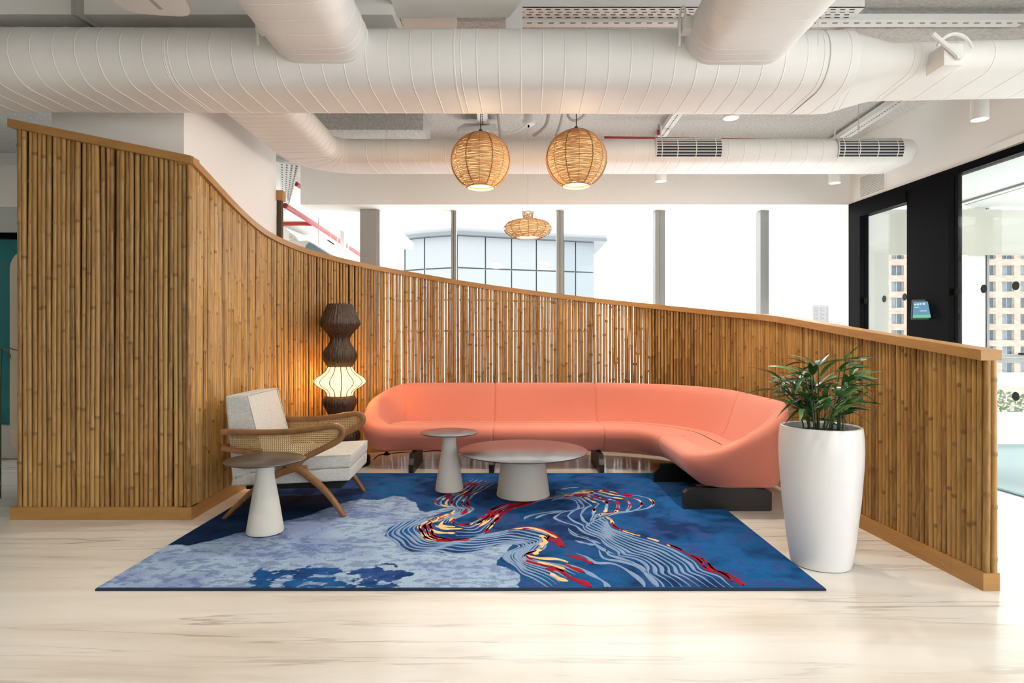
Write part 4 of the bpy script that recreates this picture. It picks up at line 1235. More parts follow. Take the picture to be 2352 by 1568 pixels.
for (bx, bo, zz3) in ((-1.10 - 0.29, (-1.10, 2.5, 3.015), 3.02), (1.30 - 0.32, (1.30, 2.5, 3.015), 3.02)):
    par = b1 if bx < 0 else b2
    m = MB().rbox(bx - 0.03, bx + 0.05, 3.38, 3.46, zz3 - 0.03, zz3 + 0.05, 0.004, 1); d_ = m.build('damper_box', M_duct, par, bo)
    MB().tube([(bx - 0.035, 3.40 + 0.07 * math.cos(math.radians(a)), zz3 + 0.01 + 0.09 * math.sin(math.radians(a))) for a in range(0, 181, 15)], 0.007, 6).build('quadrant', M_duct, d_, bo)
    MB().tube([(bx - 0.04, 3.42, zz3 + 0.05), (bx - 0.04, 3.44, zz3 - 0.09)], 0.008, 6).build('lever', M_duct, d_, bo)

# ================================================================== CEILING SERVICES
def slots(parent, org_, lst, name='slots'):
    m = MB()
    for (x0, x1, y0, y1, z0, z1) in lst: m.box(x0, x1, y0, y1, z0, z1)
    o = m.build(name, M_slot, parent, org_, None); o['kind'] = 'stuff'
    return o
# perforated tray running across above the main duct
ty0, ty1, tz_ = 3.97, 4.12, 3.40
def pxX(px, Y): return (px - CX) / F * Y
xa_, xb_2 = pxX(985, 4.0), pxX(1980, 4.0)
tr_ = thing('cable_tray', 'white slotted cable tray running above the main duct', 'cable tray', (0.5, 4.05, 3.4)); og = (0.5, 4.05, 3.4)
m = MB(); m.box(xa_, xb_2, ty0, ty1, tz_, tz_ + 0.004); m.box(xa_, xb_2, ty0, ty0 + 0.004, tz_, tz_ + 0.06); m.box(xa_, xb_2, ty1 - 0.004, ty1, tz_ - 0.02, tz_ + 0.06); m.build('tray', M_tray, tr_, og)
sl = []
for k in range(int((xb_2 - xa_) / 0.062)):
    for j in range(4):
        x = xa_ + 0.02 + 0.062 * k + (0.015 if j % 2 else 0)
        y = ty0 + 0.02 + j * 0.033
        sl.append((x, x + 0.033, y, y + 0.007, tz_ - 0.0015, tz_ - 0.0002))
slots(tr_, og, sl)
tr2 = thing('cable_tray', 'narrow white trunking with one row of slots behind the slotted tray', 'cable tray', (0.5, 4.3, 3.4)); og = (0.5, 4.3, 3.4)
xa2, xb3 = pxX(1200, 4.2), pxX(2352, 4.2)
m = MB(); m.box(xa2, xb3, 4.16, 4.26, 3.42, 3.46); m.build('tray', M_tray, tr2, og)
slots(tr2, og, [(x, x + 0.035, 4.20, 4.207, 3.4185, 3.4198) for x in np.arange(xa2 + 0.03, xb3, 0.075)])
tr3 = thing('cable_tray', 'short diagonal slotted tray left of the long slotted tray', 'cable tray', (-0.7, 4.0, 3.4)); og = (-0.7, 4.0, 3.4)
xd = pxX(985, 4.0)
m = MB(); m.hexa([(xd - 0.18, 4.30, 3.40), (xd - 0.36, 4.25, 3.40), (xd - 0.14, 3.97, 3.40), (xd, 3.97, 3.40), (xd - 0.18, 4.30, 3.404), (xd - 0.36, 4.25, 3.404), (xd - 0.14, 3.97, 3.404), (xd, 3.97, 3.404)])
m.build('tray', M_tray, tr3, og)
sl = []
for k in range(7):
    for j in range(3):
        x = xd - 0.03 - k * 0.038 - j * 0.042; y = 4.0 + k * 0.04
        sl.append((x - 0.012, x + 0.012, y, y + 0.007, 3.3985, 3.3998))
slots(tr3, og, sl)
# rectangular ducts at the top left and top centre
rd = thing('rectangular_duct', 'grey rectangular duct with a flange joint at the top left', 'duct', (-2.2, 3.9, 3.3)); og = (-2.2, 3.9, 3.3)
m = MB(); m.hexa([(-3.9, 3.60, 3.16), (-0.72, 3.68, 3.20), (-0.72, 4.12, 3.20), (-3.9, 4.05, 3.16), (-3.9, 3.60, 3.42), (-0.72, 3.68, 3.42), (-0.72, 4.12, 3.42), (-3.9, 4.05, 3.42)])
m.build('shell', M_duct, rd, og)
m = MB(); m.hexa([(-2.58, 3.58, 3.145), (-2.55, 3.58, 3.145), (-2.48, 4.08, 3.15), (-2.51, 4.08, 3.15), (-2.58, 3.58, 3.43), (-2.55, 3.58, 3.43), (-2.48, 4.08, 3.43), (-2.51, 4.08, 3.43)])
m.build('flange', M_grey, rd, og)
cp = thing('ceiling_cassette', 'grey ceiling unit with dark opening right of the left branch duct', 'air unit', (-0.6, 3.9, 3.3)); og = (-0.6, 3.9, 3.3)
m = MB(); m.rbox(-0.72, -0.36, 3.72, 4.05, 3.30, 3.36, 0.02, 2); m.build('frame', M_duct, cp, og)
MB().box(-0.70, -0.50, 3.74, 3.90, 3.296, 3.302).build('opening', M_slot, cp, og)
rd2 = thing('rectangular_duct', 'pale rectangular duct with slanted end above the slotted tray', 'duct', (0.1, 3.75, 3.3)); og = (0.1, 3.75, 3.3)
m = MB(); m.hexa([(-0.72, 3.30, 3.26), (0.20, 3.30, 3.26), (-0.02, 3.83, 3.26), (-0.72, 3.83, 3.26), (-0.72, 3.30, 3.46), (0.20, 3.30, 3.46), (-0.02, 3.83, 3.46), (-0.72, 3.83, 3.46)])
m.build('shell', M_duct, rd2, og)
hg = thing('duct_hanger', 'white vertical hanger strap dropping behind the main duct', 'bracket', (0.0, 4.02, 3.3)); og = (0.0, 4.02, 3.3)
m = MB(); m.box(-0.04, 0.068, 3.93, 3.96, 3.115, 3.5); m.build('strap', M_duct, hg, og)
MB().rbox(-0.05, 0.078, 3.925, 3.965, 3.112, 3.13, 0.004, 1).build('foot', M_duct, hg, og)
# rounded wireless unit hanging at top left
ap = thing('ceiling_access_panel', 'rounded white ceiling unit hanging at the top left', 'ceiling unit', (-1.95, 3.35, 3.05)); og = (-1.95, 3.35, 3.05)
cpt = []
ca_, sa_ = (-1.88, 3.22), 0.45
prof = []
for k in range(40):
    a = 2 * math.pi * k / 40
    c_, s_2 = math.cos(a), math.sin(a)
    e_ = 0.42
    lx_, ly_ = 0.19 * math.copysign(abs(c_) ** e_, c_), 0.30 * math.copysign(abs(s_2) ** e_, s_2)
    th = math.radians(8)
    prof.append((lx_ * math.cos(th) - ly_ * math.sin(th), lx_ * math.sin(th) + ly_ * math.cos(th)))
cxp, cyp, czp = -1.86, 3.02, 2.995
m = MB(); m.loft([[(cxp + x * f_, cyp + y * f_, z) for x, y in prof] for f_, z in ((0.93, czp), (0.985, czp + 0.006), (1.0, czp + 0.018), (0.98, czp + 0.045))])
m.build('body', M_tray, ap, og, 40)
MB().box(cxp - 0.01, cxp + 0.01, cyp + 0.12, cyp + 0.22, czp - 0.002, czp).build('slot', M_grey, ap, og)
MB().tube([(cxp, cyp, czp + 0.04), (cxp, cyp, 3.5)], 0.012, 8).build('hanger', M_conduit, ap, og)
# sprayed beams
for (x0, x1, y0, y1, z0, lab) in ((-2.2, -0.86, 5.95, 6.45, 3.28, 'sprayed concrete beam left of the wicker lamps'), (2.35, 4.00, 4.32, 4.72, 3.44, 'sprayed concrete beam above the tapered duct')):
    o = MB().rbox(x0, x1, y0, y1, z0, ZC + 0.02, 0.02, 2).build('ceiling_beam', M_spray); tag(o, lab, kind='structure')
# steel channels on the ceiling
def channel(label, a, b, w_2=0.045):
    a, b = Vector(a), Vector(b)
    t_ = thing('ceiling_channel', label, 'channel', a, group='ceiling support channels')
    d = (b - a).normalized(); s_ = Vector((-d.y, d.x, 0)) * w_2
    z0, z1 = Vector((0, 0, 0)), Vector((0, 0, 0.05))
    m = MB(); m.hexa([a - s_, a + s_, b + s_, b - s_, a - s_ + z1, a + s_ + z1, b + s_ + z1, b - s_ + z1]); m.build('channel', M_tray, t_, a)
    L_ = (b - a).length
    m = MB()
    for k in range(int(L_ / 0.045)):
        c = a + d * (0.02 + 0.045 * k); e_ = d * 0.013; g = s_.normalized() * 0.006; dz = Vector((0, 0, -0.001))
        m.add([c - e_ - g + dz, c + e_ - g + dz, c + e_ + g + dz, c - e_ + g + dz], [(0, 3, 2, 1)])
    o = m.build('slots', M_slot, t_, a, None); o['kind'] = 'stuff'
channel('slotted steel channel on the ceiling above the left wicker globe', (pxX(1108, 5.4), 4.9, 3.40), (pxX(1108, 6.3), 6.6, 3.40), 0.05)
channel('slotted steel channel on the ceiling right of the right wicker globe', (pxX(1560, 5.85), 5.85, 3.41), (pxX(1512, 6.7), 6.75, 3.41))
channel('long slotted channel slanting along the ceiling by the right wall', (pxX(2060, 5.6), 5.3, 3.41), (pxX(1905, 6.9), 6.85, 3.41), 0.06)
# conduits and detector
def pipe_thing(name, label, cat, pts, r, m_, group=None, n=8, smooth=6):
    o_ = Vector(pts[0])
    t_ = thing(name, label, cat, o_, group=group)
    MB().tube(catmull(pts, smooth) if smooth else pts, r, n).build('pipe', m_, t_, o_)
    return t_
YQ = 5.6
pipe_thing('conduit', 'grey conduit curving down just right of the left wicker globe', 'conduit', [P(1140, 214, YQ), P(1145, 275, YQ), P(1148, 300, YQ + 0.05), P(1150, 330, YQ + 0.1)], 0.013, M_conduit, 'ceiling conduits')
pipe_thing('conduit', 'grey conduit bending left between the two wicker globes', 'conduit', [P(1262, 214, YQ), P(1258, 275, YQ), P(1245, 298, YQ + 0.05), P(1225, 312, YQ + 0.1)], 0.015, M_conduit, 'ceiling conduits')
pipe_thing('conduit', 'grey conduit dropping beside the right wicker globe', 'conduit', [P(1296, 214, YQ), P(1290, 270, YQ), P(1283, 295, YQ + 0.05), P(1276, 312, YQ + 0.1)], 0.011, M_conduit, 'ceiling conduits')
pipe_thing('conduit', 'grey conduit looping above the right wicker globe', 'conduit', [P(1300, 214, YQ), P(1304, 250, YQ), P(1306, 268, YQ), P(1318, 277, YQ), P(1335, 270, YQ), P(1345, 255, YQ), P(1347, 214, YQ)], 0.013, M_conduit, 'ceiling conduits')
pipe_thing('conduit', 'thin white flexible conduit sagging to the smoke detector', 'conduit', [P(1115, 270, 6.0), P(1140, 296, 6.0), P(1170, 305, 6.0), P(1195, 297, 6.0), P(1210, 284, 6.05)], 0.010, M_tray, 'ceiling conduits')
sd = P(1214, 285, 6.1)
sdt = thing('smoke_detector', 'small round white smoke detector between the wicker globes', 'detector', (sd.x, sd.y, 3.38))
MB().lathe([(0, 0.0), (0.045, 0.0), (0.06, 0.012), (0.062, 0.05), (0.05, 0.055), (0.05, 0.12), (0, 0.12)], n=28).build('body', M_tray, sdt)
MB().lathe([(0, -0.022), (0.008, -0.022), (0.010, 0.0), (0, 0.0)], n=10).build('sensor', M_black, sdt)
bt = thing('ceiling_light_batten', 'white angular light batten above the left wicker globe', 'ceiling light', (-0.35, 6.0, 3.3)); og = (-0.35, 6.0, 3.3)
m = MB(); m.rhexa([P(1045, 305, 6.1), P(1140, 300, 6.1), P(1140, 298, 6.3), P(1060, 296, 6.3), P(1045, 305, 6.1) + Vector((0.03, 0, 0.06)), P(1140, 300, 6.1) + Vector((0, 0, 0.06)), P(1140, 298, 6.3) + Vector((0, 0, 0.06)), P(1060, 296, 6.3) + Vector((0.03, 0, 0.06))], 0.004, 1)
m.build('body', M_tray, bt, og)
# red sprinkler line behind the rear duct
pipe_thing('sprinkler_pipe', 'thin red sprinkler pipe running above the rear duct', 'pipe', [P(1388, 316, 6.35), P(1650, 320, 6.35), P(1895, 324.5, 6.35)], 0.016, M_redp, 'red sprinkler pipes', 8, 0)
hp = P(1513, 310, 6.35)
sph = thing('pipe_hanger', 'short red hanger on the sprinkler pipe near the grille', 'bracket', (hp.x, hp.y, hp.z))
MB().tube([(0, 0, 0.0), (0, 0, 0.05)], 0.02, 8).build('clamp', M_redp, sph); MB().tube([(0, 0, 0.05), (0, 0, 0.11)], 0.006, 6).build('rod', M_grey, sph)
# suspension wires for ducts
for (px, ya, lab) in ((1879, 3.40, 'thin suspension wire at the tapered duct'), (1972, 5.42, 'thin suspension wire at the right grille'), (887, 5.42, 'thin suspension wire over the left part of the rear duct')):
    x = pxX(px, ya)
    w2_ = thing('suspension_wire', lab, 'wire', (x, ya, 2.9), group='duct suspension wires')
    MB().tube([(0, 0, -0.02), (0, 0, 0.6)], 0.0018, 5).build('wire', M_conduit, w2_)
    MB().tube([(0, 0, 0.20), (0, 0, 0.24)], 0.008, 8).build('gripper', M_conduit, w2_)

# passage services at the left gap
pipe_thing('sprinkler_pipe', 'long red sprinkler pipe receding along the passage ceiling', 'pipe', [P(655, 472, 8.0), P(720, 513, 9.3), P(815, 577, 12.6), P(830, 587, 13.4)], 0.036, M_redp, 'red sprinkler pipes', 10, 0)
pipe_thing('sprinkler_pipe', 'short red branch pipe joining the long sprinkler pipe', 'pipe', [P(640, 514, 9.4), P(690, 513, 9.4), P(716, 514, 9.4)], 0.034, M_redp, 'red sprinkler pipes', 10, 0)
pipe_thing('sprinkler_pipe', 'short red sprinkler pipe end beside the white bulkhead', 'pipe', [P(680, 422, 8.1), P(694, 431, 8.4), P(705, 438, 8.7)], 0.03, M_redp, 'red sprinkler pipes', 10, 0)
tp = thing('cable_tray', 'perforated white cable tray receding beyond the white column', 'cable tray', (-2.7, 7.5, 3.2)); og = (-2.7, 7.5, 3.2)
pa, pb_, pc2, pd = P(640, 374, 6.9), P(690, 380, 6.9), P(664, 470, 9.2), P(648, 500, 9.2)
m = MB(); up2 = Vector((0, 0, 0.02)); m.hexa([pa, pb_, pc2, pd, pa + up2, pb_ + up2, pc2 + up2, pd + up2]); m.build('tray', M_tray, tp, og)
m = MB()
for j in range(4):
    for k in range(26):
        t_ = (k + 0.5) / 26; u_ = 0.15 + 0.23 * j
        c = pa.lerp(pd, t_).lerp(pb_.lerp(pc2, t_), u_) + Vector((0, 0, -0.002))
        m.add([c + Vector((-0.008, -0.02, 0)), c + Vector((0.008, -0.02, 0)), c + Vector((0.008, 0.02, 0)), c + Vector((-0.008, 0.02, 0))], [(0, 1, 2, 3), (3, 2, 1, 0)])
o = m.build('slots', M_slot, tp, og, None); o['kind'] = 'stuff'
rd3 = thing('rectangular_duct', 'pale duct box with grille below the red branch pipe', 'duct', (-4, 10, 2.5)); og = (-4, 10, 2.5)
m = MB(); m.hexa([P(600, 560, 9.6), P(695, 563, 9.6), P(735, 558, 13), P(600, 540, 13), P(600, 515, 9.6), P(655, 522, 9.6), P(735, 556, 13), P(600, 520, 13)]); m.build('shell', M_white, rd3, og)
for k in range(6):
    m = MB(); a, b = P(664, 536 + 3.2 * k, 9.55), P(678 + 2 * k, 541 + 2.6 * k, 9.55); m.hexa([a, b, b + Vector((0, .01, 0)), a + Vector((0, .01, 0)), a + Vector((0, 0, .008)), b + Vector((0, 0, .008)), b + Vector((0, .01, .008)), a + Vector((0, .01, .008))]); m.build('slot', M_grey, rd3, og)
pod = thing('acoustic_pod', 'white and blue grey curved pod top behind the partition', 'booth', P(720, 600, 8.4)); og = P(720, 600, 8.4)
M_pod = mat('blue_grey_felt', (0.20, 0.27, 0.33), 0.9)
pp = [P(640, 556, 8.2), P(690, 553, 8.2), P(706, 552, 8.2), P(716, 556, 8.2), P(780, 594, 8.2), P(780, 640, 8.2), P(640, 640, 8.2)]
m = MB(); m.loft([pp, [p + Vector((0.0, 0.9, 0)) for p in pp]]); m.build('shell', M_white, pod, og, 50)
pp = [P(699, 575, 8.18), P(703, 562, 8.18), P(710, 556, 8.18), P(718, 560, 8.18), P(776, 596, 8.18), P(776, 640, 8.18), P(695, 640, 8.18)]
m = MB(); m.loft([pp, [p + Vector((0, 0.02, 0)) for p in pp]]); m.build('lining', M_pod, pod, og, 50)
for i, (px, y0, y1) in enumerate(((732, 500, 566), (775, 545, 592), (800, 480, 605))):
    w3 = thing('hanging_rod', ['thin white hanging rod near the red branch pipe', 'thin white hanging rod in the middle of the passage', 'thin white hanging rod nearest the bright end window'][i], 'rod', P(px, y1, 9.0), group='passage hanging rods')
    MB().tube([P(px, y1, 9.0), P(px, y0, 9.0)], 0.008, 6).build('rod', M_tray, w3, P(px, y1, 9.0))
rg = thing('ring_light', 'small dark ring hanging under the passage ceiling', 'ring', P(760, 556, 9.0))
c = P(760, 556, 9.0)
MB().tube([(0.045 * math.cos(2 * math.pi * k / 20) , 0.045 * math.sin(2 * math.pi * k / 20), 0.03 * math.cos(2 * math.pi * k / 20) * -1) for k in range(21)], 0.008, 6).build('ring', M_black, rg)
MB().tube([(0, 0, 0.0), (0, 0.0, 3.45 - c.z)], 0.003, 5).build('rod', M_tray, rg)

# ================================================================== PENDANTS
def globe(label, c, r, seed, squash=0.97):
    rg_ = random.Random(seed)
    t_ = thing('wicker_pendant', label, 'pendant lamp', c, group='round wicker pendants')
    a_top, a_bot = math.radians(78), math.radians(-64)
    # woven strands, each a slightly wandering ring
    m = MB()
    nr = 92
    for k in range(nr):
        a = a_bot + (a_top - a_bot) * k / (nr - 1)
        pts = []; nseg = 56; ph = rg_.random() * 6
        for q_ in range(nseg + 1):
            th = 2 * math.pi * q_ / nseg
            aa = a + 0.010 * math.sin(3 * th + ph) + 0.006 * math.sin(7 * th + ph * 2)
            rr = r * math.cos(aa) + 0.0025 * math.cos(14 * th + math.pi * k)
            pts.append((rr * math.cos(th), rr * math.sin(th), r * squash * math.sin(aa)))
        m.tube(pts, 0.0026, 4, False)
    o = m.build('woven_strands', M_wick, t_, None, 80); o['kind'] = 'stuff'
    prof = [(r * 0.955 * math.cos(a), r * squash * 0.955 * math.sin(a)) for a in np.linspace(a_bot, a_top, 20)]
    MB().lathe(prof, n=40).build('liner', M_liner, t_, None, 80)
    for k in range(14):
        th = 2 * math.pi * (k + 0.5) / 14
        wdt = 0.0045 if k % 2 else 0.0022
        pts = [(r * 1.006 * math.cos(a) * math.cos(th + 0.012 * math.sin(a * 40)), r * 1.006 * math.cos(a) * math.sin(th + 0.012 * math.sin(a * 40)), r * squash * 1.006 * math.sin(a)) for a in np.linspace(a_bot, a_top, 28)]
        MB().tube(pts, wdt, 5).build('rib', M_rib, t_, None, 80)
    zb = r * squash * math.sin(a_bot); rb = r * math.cos(a_bot)
    MB().tube([(rb * math.cos(2 * math.pi * k / 40), rb * math.sin(2 * math.pi * k / 40), zb) for k in range(41)], 0.006, 6).build('rim', M_rib, t_)
    MB().lathe([(0, zb + 0.02), (rb - 0.004, zb + 0.02)], n=32).build('diffuser', M_glow, t_)
    zt2 = r * squash * math.sin(a_top)
    MB().lathe([(0, zt2 + 0.035), (0.012, zt2 + 0.035), (0.016, zt2 + 0.022), (0.026, zt2 + 0.018), (0.026, zt2 - 0.004), (0.045, zt2 - 0.006)], n=20).build('cap', mat('bronze_cap', (0.09, 0.06, 0.035), 0.5) if 'bronze_cap' not in MATS else MATS['bronze_cap'], t_)
    MB().tube([(0, 0, zt2 + 0.03), (0, 0, 3.5 - c[2])], 0.003, 6).build('cable', M_black, t_)
    l_ = bpy.data.lights.new('pendant_bulb', 'POINT'); l_.energy = 24; l_.color = (1, 0.72, 0.42); l_.shadow_soft_size = 0.08
    lo_ = bpy.data.objects.new('pendant_bulb', l_); lo_.location = (0, 0, zb - 0.02); COL.objects.link(lo_); lo_.parent = t_
    return t_
globe('woven wicker globe pendant at the left of the pair, glowing amber', P(1104, 371, 4.9), 67.5 / F * 4.9, 1)
globe('woven wicker globe pendant at the right of the pair, glowing amber', P(1323.5, 366, 4.9), 69 / F * 4.9, 2)
def saucer(c, label):
    YS = 6.3
    t_ = thing('wicker_saucer_pendant', label, 'pendant lamp', c)
    k_ = YS / F
    prof = [(12 * k_, 35 * k_), (12 * k_, 29 * k_), (11 * k_, 22 * k_), (13 * k_, 18 * k_), (28 * k_, 15.5 * k_), (45 * k_, 10 * k_), (54 * k_, 0), (54.5 * k_, -6 * k_), (48 * k_, -15 * k_), (36 * k_, -21 * k_), (27 * k_, -24 * k_)]
    pr = [(p.x, p.y) for p in catmull([Vector((r, z, 0)) for r, z in prof], 5)]
    m = MB(); rg_ = random.Random(9)
    d = [0]
    for a, b in zip(pr[:-1], pr[1:]): d.append(d[-1] + math.hypot(b[0] - a[0], b[1] - a[1]))
    n_ = 44
    for k in range(n_):
        s_ = d[-1] * k / (n_ - 1)
        r = float(np.interp(s_, d, [p[0] for p in pr])); z = float(np.interp(s_, d, [p[1] for p in pr]))
        ph = rg_.random() * 6
        m.tube([((r + 0.003 * math.sin(9 * 2 * math.pi * q_ / 48 + ph)) * math.cos(2 * math.pi * q_ / 48), (r + 0.003 * math.sin(9 * 2 * math.pi * q_ / 48 + ph)) * math.sin(2 * math.pi * q_ / 48), z + 0.004 * math.sin(5 * 2 * math.pi * q_ / 48 + ph)) for q_ in range(49)], 0.0032, 4, False)
    o = m.build('woven_strands', M_wick2, t_, None, 80); o['kind'] = 'stuff'
    for k in range(16):
        th = 2 * math.pi * k / 16
        MB().tube([(r * math.cos(th), r * math.sin(th), z) for r, z in pr], 0.003, 5).build('rib', M_rib, t_, None, 80)
    MB().lathe([(r * 0.94, z) for r, z in pr[18:]], n=36).build('liner', M_liner2, t_, None, 80)
    zb = -24 * k_
    MB().lathe([(0, zb + 0.012), (26 * k_, zb + 0.012)], n=28).build('diffuser', M_glow, t_)
    MB().tube([(0, 0, 36 * k_), (0, 0, 3.5 - c[2])], 0.0025, 6).build('cable', M_conduit, t_)
saucer(P(1212.5, 522, 6.3), 'flattened open wicker pendant hanging against the windows')

# ================================================================== DOWNLIGHTS
M_can = mat('white_can', (0.82, 0.81, 0.79), 0.5)
def downlight(x, y, label, z=2.86, tilt=(0, 0), k=1.0):
    t_ = thing('cylinder_downlight', label, 'downlight', (x, y, z), group='white cylinder downlights')
    MB().lathe([(0.046, 0.012), (0.054, 0.0), (0.057, 0.002), (0.057, 0.15), (0, 0.15)], n=28).build('body', M_can, t_)
    MB().lathe([(0, 0.012), (0.046, 0.012)], n=24).build('lens', M_lens, t_)
    MB().tube([(0, 0, 0.15), (0, 0, 3.5 - z)], 0.008, 8).build('stem', M_can, t_)
    l_ = bpy.data.lights.new('downlight_beam', 'SPOT'); l_.energy = SPOT_W * k; l_.color = (1.0, 0.90, 0.76)
    l_.spot_size = math.radians(92); l_.spot_blend = 0.4; l_.shadow_soft_size = 0.045
    lo_ = bpy.data.objects.new('downlight_beam', l_); lo_.location = (0, 0, 0.004); lo_.rotation_euler = (tilt[0], tilt[1], 0); COL.objects.link(lo_); lo_.parent = t_
dl = [(1.60, 4.47, 'downlight below the main duct, right of the wicker globes'), (3.44, 4.50, 'downlight near the right edge under the tapered duct'),
      (1.523, 6.26, 'downlight under the rear duct by its middle grille'), (3.34, 6.33, 'downlight in front of the wall grille by the black frame'),
      (-1.95, 2.55, 'added downlight out of view over the left of the rug'), (-0.1, 2.55, 'added downlight out of view over the middle of the rug front'), (1.75, 2.55, 'added downlight out of view over the right of the rug front'), (3.5, 2.55, 'added downlight out of view over the right floor'),  # unseen downlights added as fill for the front of the room
      (-3.8, 2.2, 'added downlight out of view over the far left floor')]
for (x, y, lab) in dl: downlight(x, y, lab, k=0.6 if y < 3 else 1.0)
downlight(-0.95, 4.62, 'added unseen downlight above the main duct, left of the wicker globes', 3.30)  # hidden downlight added to light the sofa from above


# ================================================================== LEFT EDGE BACKGROUND
gl = thing('teal_glass_panel', 'dark teal glass panel glimpsed past the left edge of the bamboo', 'glass panel', (-5.6, 6.4, 0)); og = (-5.6, 6.4, 0)
MB().box(-6.6, -5.02, 6.42, 6.44, 0.35, 2.30).build('pane', M_teal, gl, og)
MB().box(-6.6, -5.02, 6.46, 6.50, 0.35, 2.30).build('backing', mat('teal_backing', (0.10, 0.36, 0.38), 0.4), gl, og)
MB().box(-6.6, -5.0, 6.38, 6.52, 2.30, 2.36).build('head_rail', M_black, gl, og)
MB().rbox(-6.6, -5.0, 6.36, 6.54, 0, 0.35, 0.02, 2).build('plinth', M_beige, gl, og)
rdl = thing('round_duct', 'white round duct glimpsed at the left edge above the teal glass', 'duct', (-5.2, 5.9, 2.85)); og = (-5.2, 5.9, 2.85)
MB().tube([(-6.8, 6.0, 2.75), (-4.3, 6.0, 2.75)], 0.2, 24).build('shell', M_duct, rdl, og)
wll = MB().box(-9, -4.2, 7.4, 7.6, 0, ZC).build('wall_side', M_white); tag(wll, 'white wall far behind the left edge', kind='structure')
pf2 = thing('cream_screen', 'cream rounded panel edge just left of the bamboo', 'panel', (-3.8, 5.0, 0)); og = (-3.8, 5.0, 0)
m = MB(); rr2 = []
pr2 = [(-3.55, 0.30), (-3.55, 1.98)] + [(-3.95 - 0.155 * math.sin(math.radians(a)), 1.825 + 0.155 * math.cos(math.radians(a))) for a in range(0, 91, 15)] + [(-3.95 - 0.155 * math.cos(math.radians(a)), 0.455 - 0.155 * math.sin(math.radians(a))) for a in range(0, 91, 15)]
MB().box(-3.9, -3.6, 4.99, 5.07, 0, 0.31).build('plinth', M_beige, pf2, og)
m = MB(); m.loft([[(x, 5.0, z) for x, z in pr2], [(x, 5.06, z) for x, z in pr2]]); m.build('board', mat('cream_panel', (0.66, 0.58, 0.45), 0.7), pf2, og, 50)
pl2 = thing('small_palm', 'small palm fronds peeking out at the left edge of the bamboo', 'plant', P(4, 800, 4.75))
for k in range(9):
    put_leaf((0.0, 0, 0), math.radians(-140 + 40 * k), 0.5 - 0.09 * k, 0.2, 0.75, leafs[0] if k % 2 else leafs[2], pl2)
MB().tube([(0, 0, 0.01), (-0.05, 0.05, -0.35), (-0.05, 0.05, -P(4, 800, 4.75).z)], 0.005, 6).build('stem', M_stem, pl2)

# ================================================================== OUTSIDE
# pale glass office block behind the windows
ob_ = thing('office_block', 'pale glass clad office block outside with an overhanging grey parapet', 'building', (0, 46, -12))
og = (0, 46, -12)
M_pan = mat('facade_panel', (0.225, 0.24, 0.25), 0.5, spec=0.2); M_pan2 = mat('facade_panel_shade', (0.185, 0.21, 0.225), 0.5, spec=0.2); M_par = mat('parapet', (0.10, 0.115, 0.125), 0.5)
plan = [(884, 47.0), (930, 45.5), (975, 44.5), (1050, 43.5), (1115, 44.2), (1175, 44.8), (1232, 45.4), (1295, 46.0), (1322, 46.3), (1365, 46.8)]
pts = [Vector((pxX(px, Y), Y, 0)) for px, Y in plan]
ztop_ = H + (CY - 545) / F * 44.5
core = MB(); core.loft([[(p.x, p.y + 0.25, z) for p in pts] + [(pts[-1].x, 60, z), (pts[0].x, 60, z)] for z in (-12, ztop_)])
core.build('core', mat('facade_joint', (0.15, 0.16, 0.165), 0.6), ob_, og)
zl = [ztop_, H + (CY - 618) / F * 44.5, H + (CY - 690) / F * 44.5, H + (CY - 760) / F * 44.5, -4, -8, -12]
for i in range(len(pts) - 1):
    for j in range(len(zl) - 1):
        a, b = pts[i], pts[i + 1]
        d = (b - a).normalized() * 0.05
        a, b = a + d, b - d
        m = MB(); bk = Vector((0, 0.2, 0))
        z0, z1 = zl[j + 1] + 0.05, zl[j] - 0.05
        m.hexa([(a.x, a.y, z0), (b.x, b.y, z0), (b.x, b.y + .2, z0), (a.x, a.y + .2, z0), (a.x, a.y, z1), (b.x, b.y, z1), (b.x, b.y + .2, z1), (a.x, a.y + .2, z1)])
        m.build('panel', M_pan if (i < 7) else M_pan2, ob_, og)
m = MB()
top = [Vector((p.x, p.y - 0.5, 0)) for p in pts]
top[-1].x += 0.9; top[0].x -= 0.1
m.loft([[(p.x, p.y, z) for p in top] + [(top[-1].x, 60, z), (top[0].x, 60, z)] for z in (ztop_ - 0.02, ztop_ + 0.22)])
m.build('parapet', M_par, ob_, og)
m = MB(); m.loft([[(p.x, p.y + 0.15, z) for p in top] + [(top[-1].x, 60, z), (top[0].x, 60, z)] for z in (ztop_ + 0.22, ztop_ + 0.5)])
m.build('parapet_upstand', M_pan, ob_, og)
# brick hotel beyond the glazed office
bh = thing('brick_building', 'pale brick building with a grid of square windows outside the glazed office', 'building', (60, 80, -10)); og = (60, 80, -10)
M_brick = mat('pale_brick', (0.5, 0.4, 0.34), 0.9)
bk_ = N(M_brick, 'ShaderNodeTexBrick'); bk_.inputs['Scale'].default_value = 1.0; bk_.inputs['Brick Width'].default_value = 0.55; bk_.inputs['Row Height'].default_value = 0.22; bk_.inputs['Mortar Size'].default_value = 0.02
bk_.inputs['Color1'].default_value = (0.235, 0.14, 0.10, 1); bk_.inputs['Color2'].default_value = (0.32, 0.235, 0.19, 1); bk_.inputs['Mortar'].default_value = (0.29, 0.235, 0.205, 1)
sx = N(M_brick, 'ShaderNodeSeparateXYZ'); cb = N(M_brick, 'ShaderNodeCombineXYZ'); tcb = N(M_brick, 'ShaderNodeTexCoord')
L(M_brick, tcb.outputs['Object'], sx.inputs[0]); L(M_brick, sx.outputs['X'], cb.inputs['X']); L(M_brick, sx.outputs['Z'], cb.inputs['Y']); L(M_brick, cb.outputs[0], bk_.inputs['Vector'])
L(M_brick, bk_.outputs['Color'], bsdf(M_brick).inputs['Base Color'])
